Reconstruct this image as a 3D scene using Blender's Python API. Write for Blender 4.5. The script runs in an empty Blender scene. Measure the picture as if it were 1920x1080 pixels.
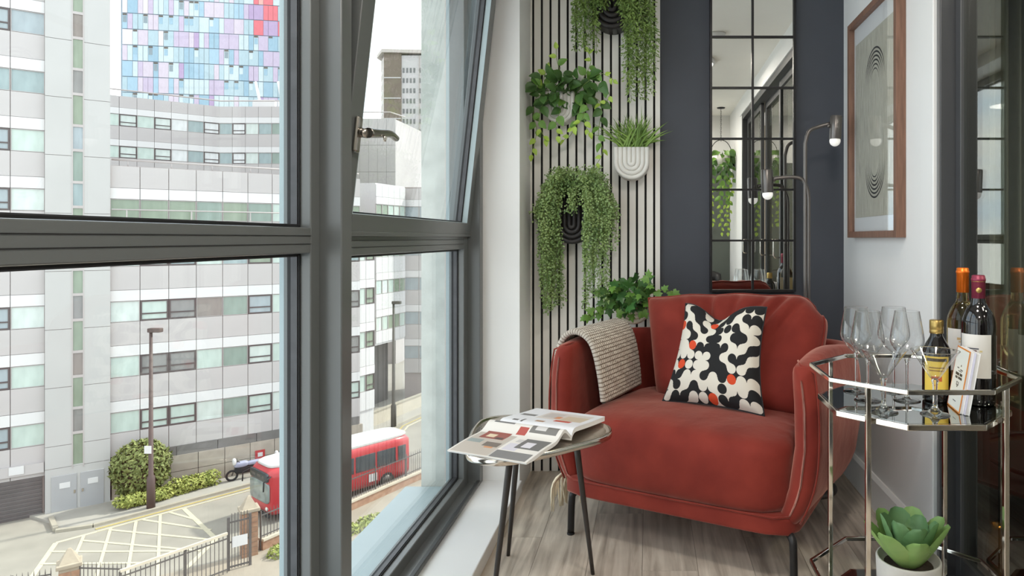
import bpy, math, random
from mathutils import Vector, Matrix, noise as mnoise
R = math.radians
PI = math.pi
# ---------------------------------------------------------------- camera, sky, sun, exposure
sc = bpy.context.scene
col = sc.collection
FPX, VX, VY, CAMZ = 1250.0, 1215.0, 447.0, 1.08      # focal length and principal point in photo pixels, eye height
cam_d = bpy.data.cameras.new('camera')
cam = bpy.data.objects.new('camera', cam_d)
col.objects.link(cam)
cam.location = (0, 0, CAMZ)
cam.rotation_euler = (R(90), 0, 0)
cam_d.sensor_width = 36
cam_d.lens = FPX * 36 / 1920
cam_d.shift_x = -(VX - 960) / 1920
cam_d.shift_y = -(540 - VY) / 1920
cam_d.clip_start = 0.02
cam_d.clip_end = 900
sc.camera = cam

world = bpy.data.worlds.new('sky')
sc.world = world
world.use_nodes = True
wn = world.node_tree
for n in list(wn.nodes):
    wn.nodes.remove(n)
w_out = wn.nodes.new('ShaderNodeOutputWorld')
w_bg = wn.nodes.new('ShaderNodeBackground')
w_tc = wn.nodes.new('ShaderNodeTexCoord')
w_map = wn.nodes.new('ShaderNodeMapping')
w_map.inputs['Scale'].default_value = (1.6, 1.6, 5.0)
w_ns = wn.nodes.new('ShaderNodeTexNoise')
w_ns.inputs['Scale'].default_value = 1.7
w_ns.inputs['Detail'].default_value = 6
w_cr = wn.nodes.new('ShaderNodeValToRGB')
w_cr.color_ramp.elements[0].position = 0.34
w_cr.color_ramp.elements[0].color = (0.60, 0.77, 0.98, 1)
w_cr.color_ramp.elements[1].position = 0.56
w_cr.color_ramp.elements[1].color = (1.0, 0.99, 0.97, 1)
wn.links.new(w_tc.outputs['Generated'], w_map.inputs['Vector'])
wn.links.new(w_map.outputs['Vector'], w_ns.inputs['Vector'])
wn.links.new(w_ns.outputs['Fac'], w_cr.inputs['Fac'])
wn.links.new(w_cr.outputs['Color'], w_bg.inputs['Color'])
wn.links.new(w_bg.outputs['Background'], w_out.inputs['Surface'])
w_bg.inputs['Strength'].default_value = 1.55

sun_d = bpy.data.lights.new('sun', 'SUN')
sun_d.energy = 3.0
sun_d.angle = R(3)
sun_d.color = (1.0, 0.95, 0.86)
sun = bpy.data.objects.new('sun', sun_d)
col.objects.link(sun)
sun.rotation_euler = Vector((0.60, 0.50, 0.75)).to_track_quat('Z', 'Y').to_euler()

vs = sc.view_settings
vs.view_transform = 'Standard'
vs.look = 'None'
vs.gamma = 1.0
vs.use_curve_mapping = False
vs.exposure = 0.85
sc.cycles.use_denoising = True
sc.cycles.max_bounces = 14
sc.cycles.diffuse_bounces = 6
sc.cycles.glossy_bounces = 6
sc.cycles.transmission_bounces = 14
sc.cycles.transparent_max_bounces = 24

# ---------------------------------------------------------------- helpers
def lin(c):
    c = c / 255.0
    return c / 12.92 if c <= 0.04045 else ((c + 0.055) / 1.055) ** 2.4
def rgb(c):
    return (lin(c[0]), lin(c[1]), lin(c[2]), 1.0)

MATS = {}
def _base(name):
    m = bpy.data.materials.new(name)
    m.use_nodes = True
    MATS[name] = m
    nt = m.node_tree
    b = nt.nodes['Principled BSDF']
    return m, nt, b

def M(name, c, rough=0.5, metal=0.0, spec=0.5, noise=None, bump=None, coat=0.0, sheen=0.0, emit=0.0,
      trans=0.0, ior=1.45, stretch=(1, 1, 1), c2=None):
    m, nt, b = _base(name)
    b.inputs['Base Color'].default_value = rgb(c)
    b.inputs['Roughness'].default_value = rough
    b.inputs['Metallic'].default_value = metal
    b.inputs['Specular IOR Level'].default_value = spec
    b.inputs['Coat Weight'].default_value = coat
    b.inputs['Sheen Weight'].default_value = sheen
    b.inputs['Transmission Weight'].default_value = trans
    b.inputs['IOR'].default_value = ior
    if emit:
        b.inputs['Emission Color'].default_value = rgb(c)
        b.inputs['Emission Strength'].default_value = emit
    if noise or bump:
        tc = nt.nodes.new('ShaderNodeTexCoord')
        mp = nt.nodes.new('ShaderNodeMapping')
        mp.inputs['Scale'].default_value = stretch
        nt.links.new(tc.outputs['Object'], mp.inputs['Vector'])
    if noise:
        ns = nt.nodes.new('ShaderNodeTexNoise')
        ns.inputs['Scale'].default_value = noise[0]
        ns.inputs['Detail'].default_value = 5
        nt.links.new(mp.outputs['Vector'], ns.inputs['Vector'])
        rp = nt.nodes.new('ShaderNodeValToRGB')
        a = noise[1]
        base = rgb(c)
        hi = rgb(c2) if c2 else tuple(min(1, x * (1 + a)) for x in base[:3]) + (1,)
        lo = tuple(x * (1 - a) for x in base[:3]) + (1,) if not c2 else base
        rp.color_ramp.elements[0].position = 0.32
        rp.color_ramp.elements[1].position = 0.68
        rp.color_ramp.elements[0].color = lo
        rp.color_ramp.elements[1].color = hi
        nt.links.new(ns.outputs['Fac'], rp.inputs['Fac'])
        nt.links.new(rp.outputs['Color'], b.inputs['Base Color'])
    if bump:
        nb = nt.nodes.new('ShaderNodeTexNoise')
        nb.inputs['Scale'].default_value = bump[0]
        nb.inputs['Detail'].default_value = 3
        nt.links.new(mp.outputs['Vector'], nb.inputs['Vector'])
        bp = nt.nodes.new('ShaderNodeBump')
        bp.inputs['Strength'].default_value = bump[1]
        bp.inputs['Distance'].default_value = bump[2] if len(bump) > 2 else 0.01
        nt.links.new(nb.outputs['Fac'], bp.inputs['Height'])
        nt.links.new(bp.outputs['Normal'], b.inputs['Normal'])
    return m

def pane_mat(name, tint=(255, 255, 255), f0=0.04, power=5.0):
    """thin pane: clear with a Schlick reflection"""
    m = bpy.data.materials.new(name)
    m.use_nodes = True
    MATS[name] = m
    nt = m.node_tree
    nt.nodes.remove(nt.nodes['Principled BSDF'])
    out = nt.nodes['Material Output']
    tr = nt.nodes.new('ShaderNodeBsdfTransparent')
    tr.inputs['Color'].default_value = rgb(tint)
    gl = nt.nodes.new('ShaderNodeBsdfGlossy')
    gl.inputs['Roughness'].default_value = 0.0
    lw = nt.nodes.new('ShaderNodeLayerWeight')
    lw.inputs['Blend'].default_value = 0.5
    pw = nt.nodes.new('ShaderNodeMath'); pw.operation = 'POWER'; pw.inputs[1].default_value = power
    ml = nt.nodes.new('ShaderNodeMath'); ml.operation = 'MULTIPLY_ADD'
    ml.inputs[1].default_value = 1 - f0; ml.inputs[2].default_value = f0
    mx = nt.nodes.new('ShaderNodeMixShader')
    nt.links.new(lw.outputs['Facing'], pw.inputs[0])
    nt.links.new(pw.outputs[0], ml.inputs[0])
    nt.links.new(ml.outputs[0], mx.inputs['Fac'])
    nt.links.new(tr.outputs[0], mx.inputs[1])
    nt.links.new(gl.outputs[0], mx.inputs[2])
    nt.links.new(mx.outputs[0], out.inputs['Surface'])
    return m

def print_mat(name, base, rects, rough=0.4, noise=0.0):
    """flat print: rectangles (u0,v0,u1,v1,colour) over a base colour in UV space"""
    m, nt, b = _base(name)
    b.inputs['Roughness'].default_value = rough
    uv = nt.nodes.new('ShaderNodeUVMap')
    sp = nt.nodes.new('ShaderNodeSeparateXYZ')
    nt.links.new(uv.outputs['UV'], sp.inputs[0])
    cur = nt.nodes.new('ShaderNodeRGB'); cur.outputs[0].default_value = rgb(base)
    cur = cur.outputs[0]
    for (u0, v0, u1, v1, c) in rects:
        cu = nt.nodes.new('ShaderNodeMath'); cu.operation = 'COMPARE'
        cv = nt.nodes.new('ShaderNodeMath'); cv.operation = 'COMPARE'
        cu.inputs[1].default_value = (u0 + u1) / 2; cu.inputs[2].default_value = abs(u1 - u0) / 2
        cv.inputs[1].default_value = (v0 + v1) / 2; cv.inputs[2].default_value = abs(v1 - v0) / 2
        nt.links.new(sp.outputs['X'], cu.inputs[0]); nt.links.new(sp.outputs['Y'], cv.inputs[0])
        mu = nt.nodes.new('ShaderNodeMath'); mu.operation = 'MULTIPLY'
        nt.links.new(cu.outputs[0], mu.inputs[0]); nt.links.new(cv.outputs[0], mu.inputs[1])
        mx = nt.nodes.new('ShaderNodeMix'); mx.data_type = 'RGBA'
        nt.links.new(mu.outputs[0], mx.inputs['Factor'])
        nt.links.new(cur, mx.inputs[6])
        mx.inputs[7].default_value = rgb(c)
        cur = mx.outputs[2]
    nt.links.new(cur, b.inputs['Base Color'])
    return m

class MB:
    """collects geometry, then builds one mesh object"""
    def __init__(s):
        s.v = []; s.f = []; s.sm = []; s.uv = {}
    def add(s, vs, fs, smooth=False, uvs=None):
        o = len(s.v)
        s.v += [tuple(v) for v in vs]
        s.f += [tuple(i + o for i in f) for f in fs]
        s.sm += [smooth] * len(fs)
        if uvs:
            for i, q in enumerate(uvs):
                s.uv[o + i] = q
        return s
    def box(s, x0, x1, y0, y1, z0, z1):
        x0, x1 = sorted((x0, x1)); y0, y1 = sorted((y0, y1)); z0, z1 = sorted((z0, z1))
        return s.add([(x0, y0, z0), (x1, y0, z0), (x1, y1, z0), (x0, y1, z0),
                      (x0, y0, z1), (x1, y0, z1), (x1, y1, z1), (x0, y1, z1)],
                     [(0, 3, 2, 1), (4, 5, 6, 7), (0, 1, 5, 4), (1, 2, 6, 5), (2, 3, 7, 6), (3, 0, 4, 7)])
    def obox(s, mat, sx, sy, sz):
        vs = [mat @ Vector((x * sx / 2, y * sy / 2, z * sz / 2)) for z in (-1, 1) for (x, y) in ((-1, -1), (1, -1), (1, 1), (-1, 1))]
        return s.add(vs, [(0, 3, 2, 1), (4, 5, 6, 7), (0, 1, 5, 4), (1, 2, 6, 5), (2, 3, 7, 6), (3, 0, 4, 7)])
    def bar(s, a, b, w, h, up=(0, 0, 1)):
        a = Vector(a); b = Vector(b); d = (b - a); L = d.length; d.normalize()
        u = Vector(up)
        if abs(d.dot(u)) > 0.99: u = Vector((1, 0, 0))
        sx = d.cross(u).normalized(); uz = sx.cross(d).normalized()
        m = Matrix(((d.x, sx.x, uz.x, 0), (d.y, sx.y, uz.y, 0), (d.z, sx.z, uz.z, 0), (0, 0, 0, 1)))
        m.translation = (a + b) / 2
        return s.obox(m, L, w, h)
    def grid(s, fn, nu, nv, cu=False, cv=False, smooth=True, uv=False):
        vs = []; uvs = []
        for j in range(nv + (0 if cv else 1)):
            for i in range(nu + (0 if cu else 1)):
                vs.append(fn(i / nu, j / nv)); uvs.append((i / nu, j / nv))
        w = nu + (0 if cu else 1); h = nv + (0 if cv else 1)
        fs = []
        for j in range(nv):
            for i in range(nu):
                i2 = (i + 1) % w; j2 = (j + 1) % h
                fs.append((j * w + i, j * w + i2, j2 * w + i2, j2 * w + i))
        return s.add(vs, fs, smooth, uvs if uv else None)
    def tube(s, pts, r, n=8, closed=False, caps=True, smooth=True):
        pts = [Vector(p) for p in pts]
        N = len(pts)
        rs = r if isinstance(r, (list, tuple)) else [r] * N
        tans = []
        for i in range(N):
            if closed: t = pts[(i + 1) % N] - pts[i - 1]
            else: t = pts[min(i + 1, N - 1)] - pts[max(i - 1, 0)]
            if t.length < 1e-9: t = Vector((0, 0, 1))
            tans.append(t.normalized())
        up = Vector((0, 0, 1)) if abs(tans[0].z) < 0.9 else Vector((1, 0, 0))
        nrm = (up - tans[0] * up.dot(tans[0])).normalized()
        vs = []
        for i in range(N):
            t = tans[i]
            nrm = nrm - t * nrm.dot(t)
            if nrm.length < 1e-6: nrm = t.orthogonal()
            nrm.normalize()
            bn = t.cross(nrm)
            for k in range(n):
                a = 2 * PI * (k + 0.5) / n
                vs.append(pts[i] + (nrm * math.cos(a) + bn * math.sin(a)) * rs[i])
        fs = []
        for i in range(N if closed else N - 1):
            j = (i + 1) % N
            for k in range(n):
                k2 = (k + 1) % n
                fs.append((i * n + k, i * n + k2, j * n + k2, j * n + k))
        o = len(s.v)
        s.add(vs, fs, smooth)
        if caps and not closed:
            s.f.append(tuple(o + k for k in range(n))[::-1]); s.sm.append(False)
            s.f.append(tuple(o + (N - 1) * n + k for k in range(n))); s.sm.append(False)
        return s
    def lathe(s, prof, n=24, c=(0, 0, 0), smooth=True):
        """prof: (r, z) pairs; points of r = 0 close the surface"""
        vs = []; idx = []
        for (r, z) in prof:
            if r < 1e-6:
                idx.append([len(vs)] * n); vs.append((c[0], c[1], c[2] + z))
            else:
                idx.append(list(range(len(vs), len(vs) + n)))
                for k in range(n):
                    a = 2 * PI * k / n
                    vs.append((c[0] + r * math.cos(a), c[1] + r * math.sin(a), c[2] + z))
        fs = []
        for i in range(len(prof) - 1):
            A = idx[i]; B = idx[i + 1]
            for k in range(n):
                k2 = (k + 1) % n
                q = [A[k], A[k2], B[k2], B[k]]
                q2 = []
                for x in q:
                    if x not in q2: q2.append(x)
                if len(q2) > 2: fs.append(tuple(q2))
        return s.add(vs, fs, smooth)
    def sphere(s, c, r, nu=16, nv=10, sc_=(1, 1, 1)):
        prof = [(r * math.sin(PI * j / nv) if 0 < j < nv else 0.0, -r * math.cos(PI * j / nv)) for j in range(nv + 1)]
        o = len(s.v)
        s.lathe(prof, nu)
        for i in range(o, len(s.v)):
            x, y, z = s.v[i]
            s.v[i] = (c[0] + x * sc_[0], c[1] + y * sc_[1], c[2] + z * sc_[2])
        return s
    def prism(s, poly, z0, z1):
        n = len(poly)
        vs = [(p[0], p[1], z0) for p in poly] + [(p[0], p[1], z1) for p in poly]
        fs = [tuple(range(n))[::-1], tuple(range(n, 2 * n))]
        fs += [(i, (i + 1) % n, n + (i + 1) % n, n + i) for i in range(n)]
        return s.add(vs, fs)
    def superbox(s, c, h, e=6, n=10, fn=None, uv=False):
        """rounded box: cube sphere with a superquadric radius"""
        o = len(s.v)
        for ax in range(3):
            for sg in (-1, 1):
                def f(i, j, ax=ax, sg=sg):
                    a = math.tan((2 * i - 1) * PI / 4); b = math.tan((2 * j - 1) * PI / 4)
                    d = [0, 0, 0]
                    d[ax] = sg; d[(ax + 1) % 3] = a * sg; d[(ax + 2) % 3] = b
                    r = sum(abs(x) ** e for x in d) ** (-1 / e)
                    p = [d[k] * r for k in range(3)]
                    if fn:
                        return fn(*p)
                    return (c[0] + p[0] * h[0], c[1] + p[1] * h[1], c[2] + p[2] * h[2])
                s.grid(f, n, n, uv=uv)
        return s
    def xform(s, m):
        s.v = [tuple(m @ Vector(p)) for p in s.v]
        return s
    def mesh(s, name, mat):
        me = bpy.data.meshes.new(name)
        me.from_pydata(s.v, [], s.f)
        me.polygons.foreach_set('use_smooth', s.sm)
        if s.uv:
            ul = me.uv_layers.new(name='UVMap')
            for lp in me.loops:
                ul.data[lp.index].uv = s.uv.get(lp.vertex_index, (0, 0))
        if mat is not None:
            me.materials.append(MATS[mat] if isinstance(mat, str) else mat)
        me.update()
        return me
    def build(s, name, mat, parent=None, bevel=0, world=False, weld=False, subsurf=0):
        o = bpy.data.objects.new(name, s.mesh(name, mat))
        col.objects.link(o)
        if parent is not None:
            o.parent = parent
            if world:
                o.matrix_parent_inverse = MW(parent).inverted()
        if weld:
            w = o.modifiers.new('weld', 'WELD'); w.merge_threshold = 1e-5
        if bevel:
            b = o.modifiers.new('bevel', 'BEVEL'); b.width = bevel; b.segments = 2
            b.limit_method = 'ANGLE'; b.angle_limit = R(40)
        if subsurf:
            q = o.modifiers.new('subsurf', 'SUBSURF'); q.levels = q.render_levels = subsurf
        return o

def MW(o):
    m = o.matrix_basis.copy()
    if o.parent is not None:
        m = MW(o.parent) @ o.matrix_parent_inverse @ m
    return m
def tag(o, label, cat, group=None):
    o['label'] = label; o['category'] = cat
    if group: o['group'] = group
    return o
def thing(name, label, cat, loc=(0, 0, 0), rz=0.0, group=None):
    o = bpy.data.objects.new(name, None)
    o.empty_display_size = 0.1
    col.objects.link(o)
    o.location = loc; o.rotation_euler = (0, 0, rz)
    return tag(o, label, cat, group)
def struct(o):
    o['kind'] = 'structure'
    return o
def stuff(o):
    o['kind'] = 'stuff'
    return o
def link_copy(me, name, parent, mat=None, loc=None):
    """one more object that shares mesh data"""
    o = bpy.data.objects.new(name, me)
    col.objects.link(o)
    o.parent = parent
    if mat is not None: o.matrix_basis = mat
    if loc is not None: o.location = loc
    return o
def dup(root, loc, rz=None):
    r = root.copy(); col.objects.link(r); r.location = loc
    if rz is not None: r.rotation_euler = (0, 0, rz)
    for ch in root.children:
        c = ch.copy(); col.objects.link(c); c.parent = r
        for g in ch.children:
            d = g.copy(); col.objects.link(d); d.parent = c
    return r
def lerp(a, b, t): return a + (b - a) * t
def bez(p, n):
    """smooth curve through control points (Catmull-Rom)"""
    p = [Vector(q) for q in p]
    p = [p[0] * 2 - p[1]] + p + [p[-1] * 2 - p[-2]]
    out = []
    for i in range(1, len(p) - 2):
        for k in range(n):
            t = k / n
            a, b, c, d = p[i - 1], p[i], p[i + 1], p[i + 2]
            out.append(0.5 * ((2 * b) + (c - a) * t + (2 * a - 5 * b + 4 * c - d) * t * t + (3 * b - a - 3 * c + d) * t ** 3))
    out.append(p[-2])
    return out
def atD(px, py, D):
    """photo pixel at a known depth"""
    return Vector(((px - VX) * D / FPX, D, CAMZ - (py - VY) * D / FPX))

# ---------------------------------------------------------------- materials
M('white_paint', (228, 228, 227), 0.55, noise=(3, 0.02))
M('ceiling_paint', (236, 233, 226), 0.7, noise=(3, 0.02))
M('charcoal_paint', (68, 71, 79), 0.6, noise=(4, 0.04), bump=(180, 0.05, 0.002))
M('sage_paint', (92, 98, 92), 0.6, noise=(4, 0.04))
M('slat_white', (232, 229, 223), 0.6, noise=(6, 0.05), stretch=(1, 1, 0.1))
M('slat_back', (22, 21, 21), 0.8, noise=(30, 0.2))
M('anthracite', (97, 100, 100), 0.27, spec=0.75, noise=(2, 0.03))
M('anthracite_dark', (58, 59, 59), 0.4, noise=(2, 0.03))
M('gasket', (24, 24, 26), 0.6, noise=(40, 0.2))
M('spacer', (78, 78, 80), 0.35, metal=0.6, noise=(30, 0.1))
M('alu_blue', (160, 174, 178), 0.4, noise=(3, 0.04))
M('concrete', (188, 190, 184), 0.85, noise=(14, 0.10), bump=(60, 0.3, 0.003))
M('sill_white', (228, 228, 228), 0.35, noise=(3, 0.02))
M('sill_edge', (196, 184, 176), 0.5, noise=(20, 0.08), stretch=(6, 0.3, 6))
pane_mat('window_glass', (250, 253, 252), 0.03)
pane_mat('door_glass', (206, 212, 206), 0.20)
pane_mat('picture_glass', (255, 255, 255), 0.04)
M('mirror', (236, 236, 232), 0.0, metal=1.0, noise=(2, 0.01))
M('black_metal', (34, 33, 34), 0.4, metal=0.3, noise=(20, 0.1))
M('gunmetal', (112, 107, 104), 0.32, metal=0.7, noise=(8, 0.08))
M('chrome', (226, 220, 212), 0.09, metal=1.0, noise=(5, 0.02))
M('nickel', (205, 196, 186), 0.2, metal=1.0, noise=(60, 0.12), bump=(160, 0.35, 0.002))
M('nickel_rim', (214, 206, 196), 0.16, metal=1.0, noise=(5, 0.04))
M('steel', (176, 170, 162), 0.24, metal=1.0, noise=(5, 0.04))
M('bulb', (240, 238, 232), 0.25, emit=0.25, noise=(3, 0.01))
M('walnut', (122, 90, 74), 0.5, noise=(10, 0.22), stretch=(12, 12, 0.9))
M('mat_board', (232, 234, 235), 0.7, noise=(5, 0.01))
M('paper', (238, 237, 236), 0.5, noise=(4, 0.02))
# ================================================================ THE ROOM
XL, XR, YB, YF, ZC = -0.545, 0.913, 3.11, -1.25, 2.45
def plank_mat():
    m, nt, b = _base('oak_plank')
    tc = nt.nodes.new('ShaderNodeTexCoord'); oi = nt.nodes.new('ShaderNodeObjectInfo')
    ad = nt.nodes.new('ShaderNodeVectorMath'); ad.operation = 'MULTIPLY_ADD'
    ad.inputs[1].default_value = (1, 1, 1)
    cb = nt.nodes.new('ShaderNodeCombineXYZ')
    mu = nt.nodes.new('ShaderNodeMath'); mu.operation = 'MULTIPLY'; mu.inputs[1].default_value = 37.0
    nt.links.new(oi.outputs['Random'], mu.inputs[0])
    nt.links.new(mu.outputs[0], cb.inputs[0]); nt.links.new(mu.outputs[0], cb.inputs[1])
    nt.links.new(tc.outputs['Object'], ad.inputs[0]); nt.links.new(cb.outputs[0], ad.inputs[2])
    mp = nt.nodes.new('ShaderNodeMapping'); mp.inputs['Scale'].default_value = (16, 1.1, 1)
    nt.links.new(ad.outputs[0], mp.inputs['Vector'])
    n1 = nt.nodes.new('ShaderNodeTexNoise'); n1.inputs['Scale'].default_value = 2.2; n1.inputs['Detail'].default_value = 8
    n1.inputs['Distortion'].default_value = 0.6
    nt.links.new(mp.outputs[0], n1.inputs['Vector'])
    n2 = nt.nodes.new('ShaderNodeTexNoise'); n2.inputs['Scale'].default_value = 5.0; n2.inputs['Detail'].default_value = 3
    nt.links.new(ad.outputs[0], n2.inputs['Vector'])
    r1 = nt.nodes.new('ShaderNodeValToRGB')
    r1.color_ramp.elements[0].position = 0.30; r1.color_ramp.elements[0].color = rgb((150, 139, 127))
    r1.color_ramp.elements[1].position = 0.66; r1.color_ramp.elements[1].color = rgb((210, 199, 185))
    e = r1.color_ramp.elements.new(0.48); e.color = rgb((187, 175, 161))
    nt.links.new(n1.outputs['Fac'], r1.inputs['Fac'])
    mx = nt.nodes.new('ShaderNodeMix'); mx.data_type = 'RGBA'; mx.blend_type = 'MULTIPLY'
    mx.inputs['Factor'].default_value = 0.55
    r2 = nt.nodes.new('ShaderNodeValToRGB')
    r2.color_ramp.elements[0].position = 0.35; r2.color_ramp.elements[0].color = (0.72, 0.71, 0.70, 1)
    r2.color_ramp.elements[1].position = 0.6; r2.color_ramp.elements[1].color = (1, 1, 1, 1)
    nt.links.new(n2.outputs['Fac'], r2.inputs['Fac'])
    nt.links.new(r1.outputs[0], mx.inputs[6]); nt.links.new(r2.outputs[0], mx.inputs[7])
    hs = nt.nodes.new('ShaderNodeHueSaturation')
    mr = nt.nodes.new('ShaderNodeMapRange'); mr.inputs['To Min'].default_value = 0.88; mr.inputs['To Max'].default_value = 1.1
    nt.links.new(oi.outputs['Random'], mr.inputs['Value']); nt.links.new(mr.outputs[0], hs.inputs['Value'])
    nt.links.new(mx.outputs[2], hs.inputs['Color'])
    nt.links.new(hs.outputs[0], b.inputs['Base Color'])
    b.inputs['Roughness'].default_value = 0.42
    bp = nt.nodes.new('ShaderNodeBump'); bp.inputs['Strength'].default_value = 0.12; bp.inputs['Distance'].default_value = 0.002
    nt.links.new(n1.outputs['Fac'], bp.inputs['Height']); nt.links.new(bp.outputs[0], b.inputs['Normal'])
plank_mat()
M('floor_joint', (86, 76, 66), 0.8, noise=(20, 0.1))
floor = struct(MB().box(-0.80, XR + 0.02, YF - 0.05, YB + 0.05, -0.12, -0.003).build('floor', 'floor_joint'))
PW, PL = 0.182, 1.22
random.seed(4)
x = -0.565; ci = 0
while x < XR:
    x1 = min(x + PW, XR)
    y = YF - [0.0, 0.42, 0.83, 0.2, 0.61][ci % 5] * PL
    while y < YB:
        y0, y1 = max(y, YF), min(y + PL, YB)
        if y1 - y0 > 0.02:
            MB().box(x + 0.0006, x1 - 0.0006, y0 + 0.0006, y1 - 0.0006, -0.004, 0.0).build('plank', 'oak_plank', floor)
        y += PL
    x = x1; ci += 1

# back wall, painted charcoal, with the ribbed panel on its window side
wall_back = struct(MB().box(-0.85, XR + 0.1, YB, YB + 0.12, -0.1, ZC + 0.1).build('wall_back', 'charcoal_paint'))
# right wall beyond the glazed doors
DOOR_Y, DOOR_Y0, DOOR_Z = 2.11, -0.30, 2.28
mb = MB().box(XR, XR + 0.16, DOOR_Y, YB, -0.1, ZC + 0.05)
mb.box(XR, XR + 0.16, YF, DOOR_Y0, -0.1, ZC + 0.05)
mb.box(XR, XR + 0.16, DOOR_Y0, DOOR_Y, DOOR_Z, ZC + 0.05)
wall_right = struct(mb.build('wall_right', 'white_paint'))
struct(MB().box(-0.9, XR + 0.16, YF - 0.12, YF, -0.1, ZC + 0.1).build('wall_front', 'white_paint'))
wl = MB().box(-0.86, XL, 2.83, YB + 0.1, -0.1, ZC + 0.1)
wall_left = struct(wl.build('wall_left', 'white_paint'))
struct(MB().box(-0.86, XL, YF - 0.1, 2.83, 2.36, ZC + 0.1).build('wall_left_lintel', 'white_paint'))
MB().box(-0.862, -0.728, 2.829, 2.833, 0.05, 2.36).build('sealant_strip', 'sill_edge', wall_left)
struct(MB().box(-0.9, XR + 0.1, YF - 0.1, YB + 0.1, ZC, ZC + 0.1).build('ceiling', 'ceiling_paint'))
struct(MB().box(0.30, XR - 0.002, YF - 0.001, YF + 0.012, 0.0, 1.92).build('wall_front_panel', 'sage_paint'))
bb = MB()
bb.add([(XR - 0.016, 2.21, 0), (XR - 0.016, 2.21, 0.118), (XR - 0.006, 2.21, 0.132), (XR, 2.21, 0.132), (XR, 2.21, 0),
        (XR - 0.016, YB, 0), (XR - 0.016, YB, 0.118), (XR - 0.006, YB, 0.132), (XR, YB, 0.132), (XR, YB, 0)],
       [(0, 1, 2, 3, 4), (9, 8, 7, 6, 5), (0, 5, 6, 1), (1, 6, 7, 2), (2, 7, 8, 3), (4, 9, 5, 0), (3, 8, 9, 4)])
struct(bb.build('baseboard_right', 'white_paint'))
struct(MB().box(0.06, XR - 0.016, YB - 0.014, YB, 0, 0.13).build('baseboard_back', 'charcoal_paint', bevel=0.003))
struct(MB().box(-0.722, XL + 0.01, YF, 2.835, 0.0, 0.052).build('trim_1', 'sill_white', bevel=0.004))
struct(MB().box(XR - 0.012, XR + 0.16, 2.108, 2.205, 0, DOOR_Z + 0.09).build('trim_2', 'white_paint', bevel=0.003))
struct(MB().box(XR - 0.012, XR + 0.10, DOOR_Y0 - 0.09, DOOR_Y + 0.0, DOOR_Z - 0.002, DOOR_Z + 0.088).build('trim_3', 'white_paint', bevel=0.003))
sd = MB().lathe([(0, 0), (0.055, 0), (0.055, -0.012), (0.045, -0.03), (0.0, -0.034)], 20, (0.463, 1.73, ZC))
tag(sd.build('smoke_alarm', 'sill_white'), 'round white smoke alarm fixed to the ceiling', 'smoke alarm')

# ceiling lights added to brighten the room, above the camera's view
def fill_glow(name, c, strength):
    m, nt, b = _base(name)
    b.inputs['Base Color'].default_value = rgb(c)
    b.inputs['Emission Color'].default_value = rgb(c)
    b.inputs['Emission Strength'].default_value = strength
fill_glow('ceiling_fill', (255, 246, 236), 38.0)
fill_glow('living_room_fill', (255, 240, 222), 150.0)
for (lx, ly, lb) in ((0.10, -0.55, 'added round fill light on the ceiling near the sage wall panel'), (0.33, 1.05, 'added round fill light on the ceiling over the middle of the room')):
    cl = thing('fill_light', lb, 'fill light', (lx, ly, ZC), group='added fill lights')
    MB().lathe([(0, 0), (0.185, 0), (0.185, -0.03), (0.175, -0.035), (0.165, -0.03), (0.165, -0.01), (0, -0.01)], 36).build('housing', 'sill_white', cl)
    MB().lathe([(0, -0.034), (0.10, -0.033), (0.165, -0.028)], 32).build('diffuser', 'ceiling_fill', cl)

# ribbed slat panel on the back wall
sp_ = thing('slat_panel', 'ribbed wall panel of upright white slats with thin black gaps behind the plants', 'wall panel', (-0.548, YB, 0))
MB().box(0.0, 0.604, -0.008, 0.0, 0, ZC).build('backing_board', 'slat_back', sp_)
slat_w = 0.0302
for i in range(16):
    x0 = -0.0005 + 0.0401 * (i - 0.745) + 0.0106
    a, b_ = max(x0, 0.0), min(x0 + slat_w, 0.604)
    if b_ - a > 0.004:
        MB().box(a, b_, -0.020, -0.008, 0, ZC).build('slat', 'slat_white', sp_, bevel=0.0015)

# ---------------------------------------------------------------- windows in the left wall
IN, MU, GL, OUT = -0.75, -0.70, -0.797, -0.812
ZB, ZT = 0.052, 2.36
def rect_frame(mb, x0, x1, y0, y1, z0, z1, wl, wr, wb, wt):
    mb.box(x0, x1, y0, y0 + wl, z0, z1); mb.box(x0, x1, y1 - wr, y1, z0, z1)
    mb.box(x0, x1, y0 + wl, y1 - wr, z0, z0 + wb); mb.box(x0, x1, y0 + wl, y1 - wr, z1 - wt, z1)
    return mb
def glazed(parent, y0, y1, z0, z1, world=False):
    """pane with its gasket inside an opening"""
    g = MB().box(GL - 0.004, GL + 0.004, y0 - 0.002, y1 + 0.002, z0 - 0.002, z1 + 0.002)
    g.build('pane', 'window_glass', parent)
    k = rect_frame(MB(), GL - 0.003, GL + 0.024, y0 - 0.001, y1 + 0.001, z0 - 0.001, z1 + 0.001, 0.006, 0.006, 0.006, 0.006)
    k.build('gasket', 'gasket', parent)
    k = rect_frame(MB(), GL + 0.006, GL + 0.020, y0, y1, z0, z1, 0.0075, 0.0075, 0.0075, 0.0075)
    k.build('spacer_bar', 'spacer', parent)
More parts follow.
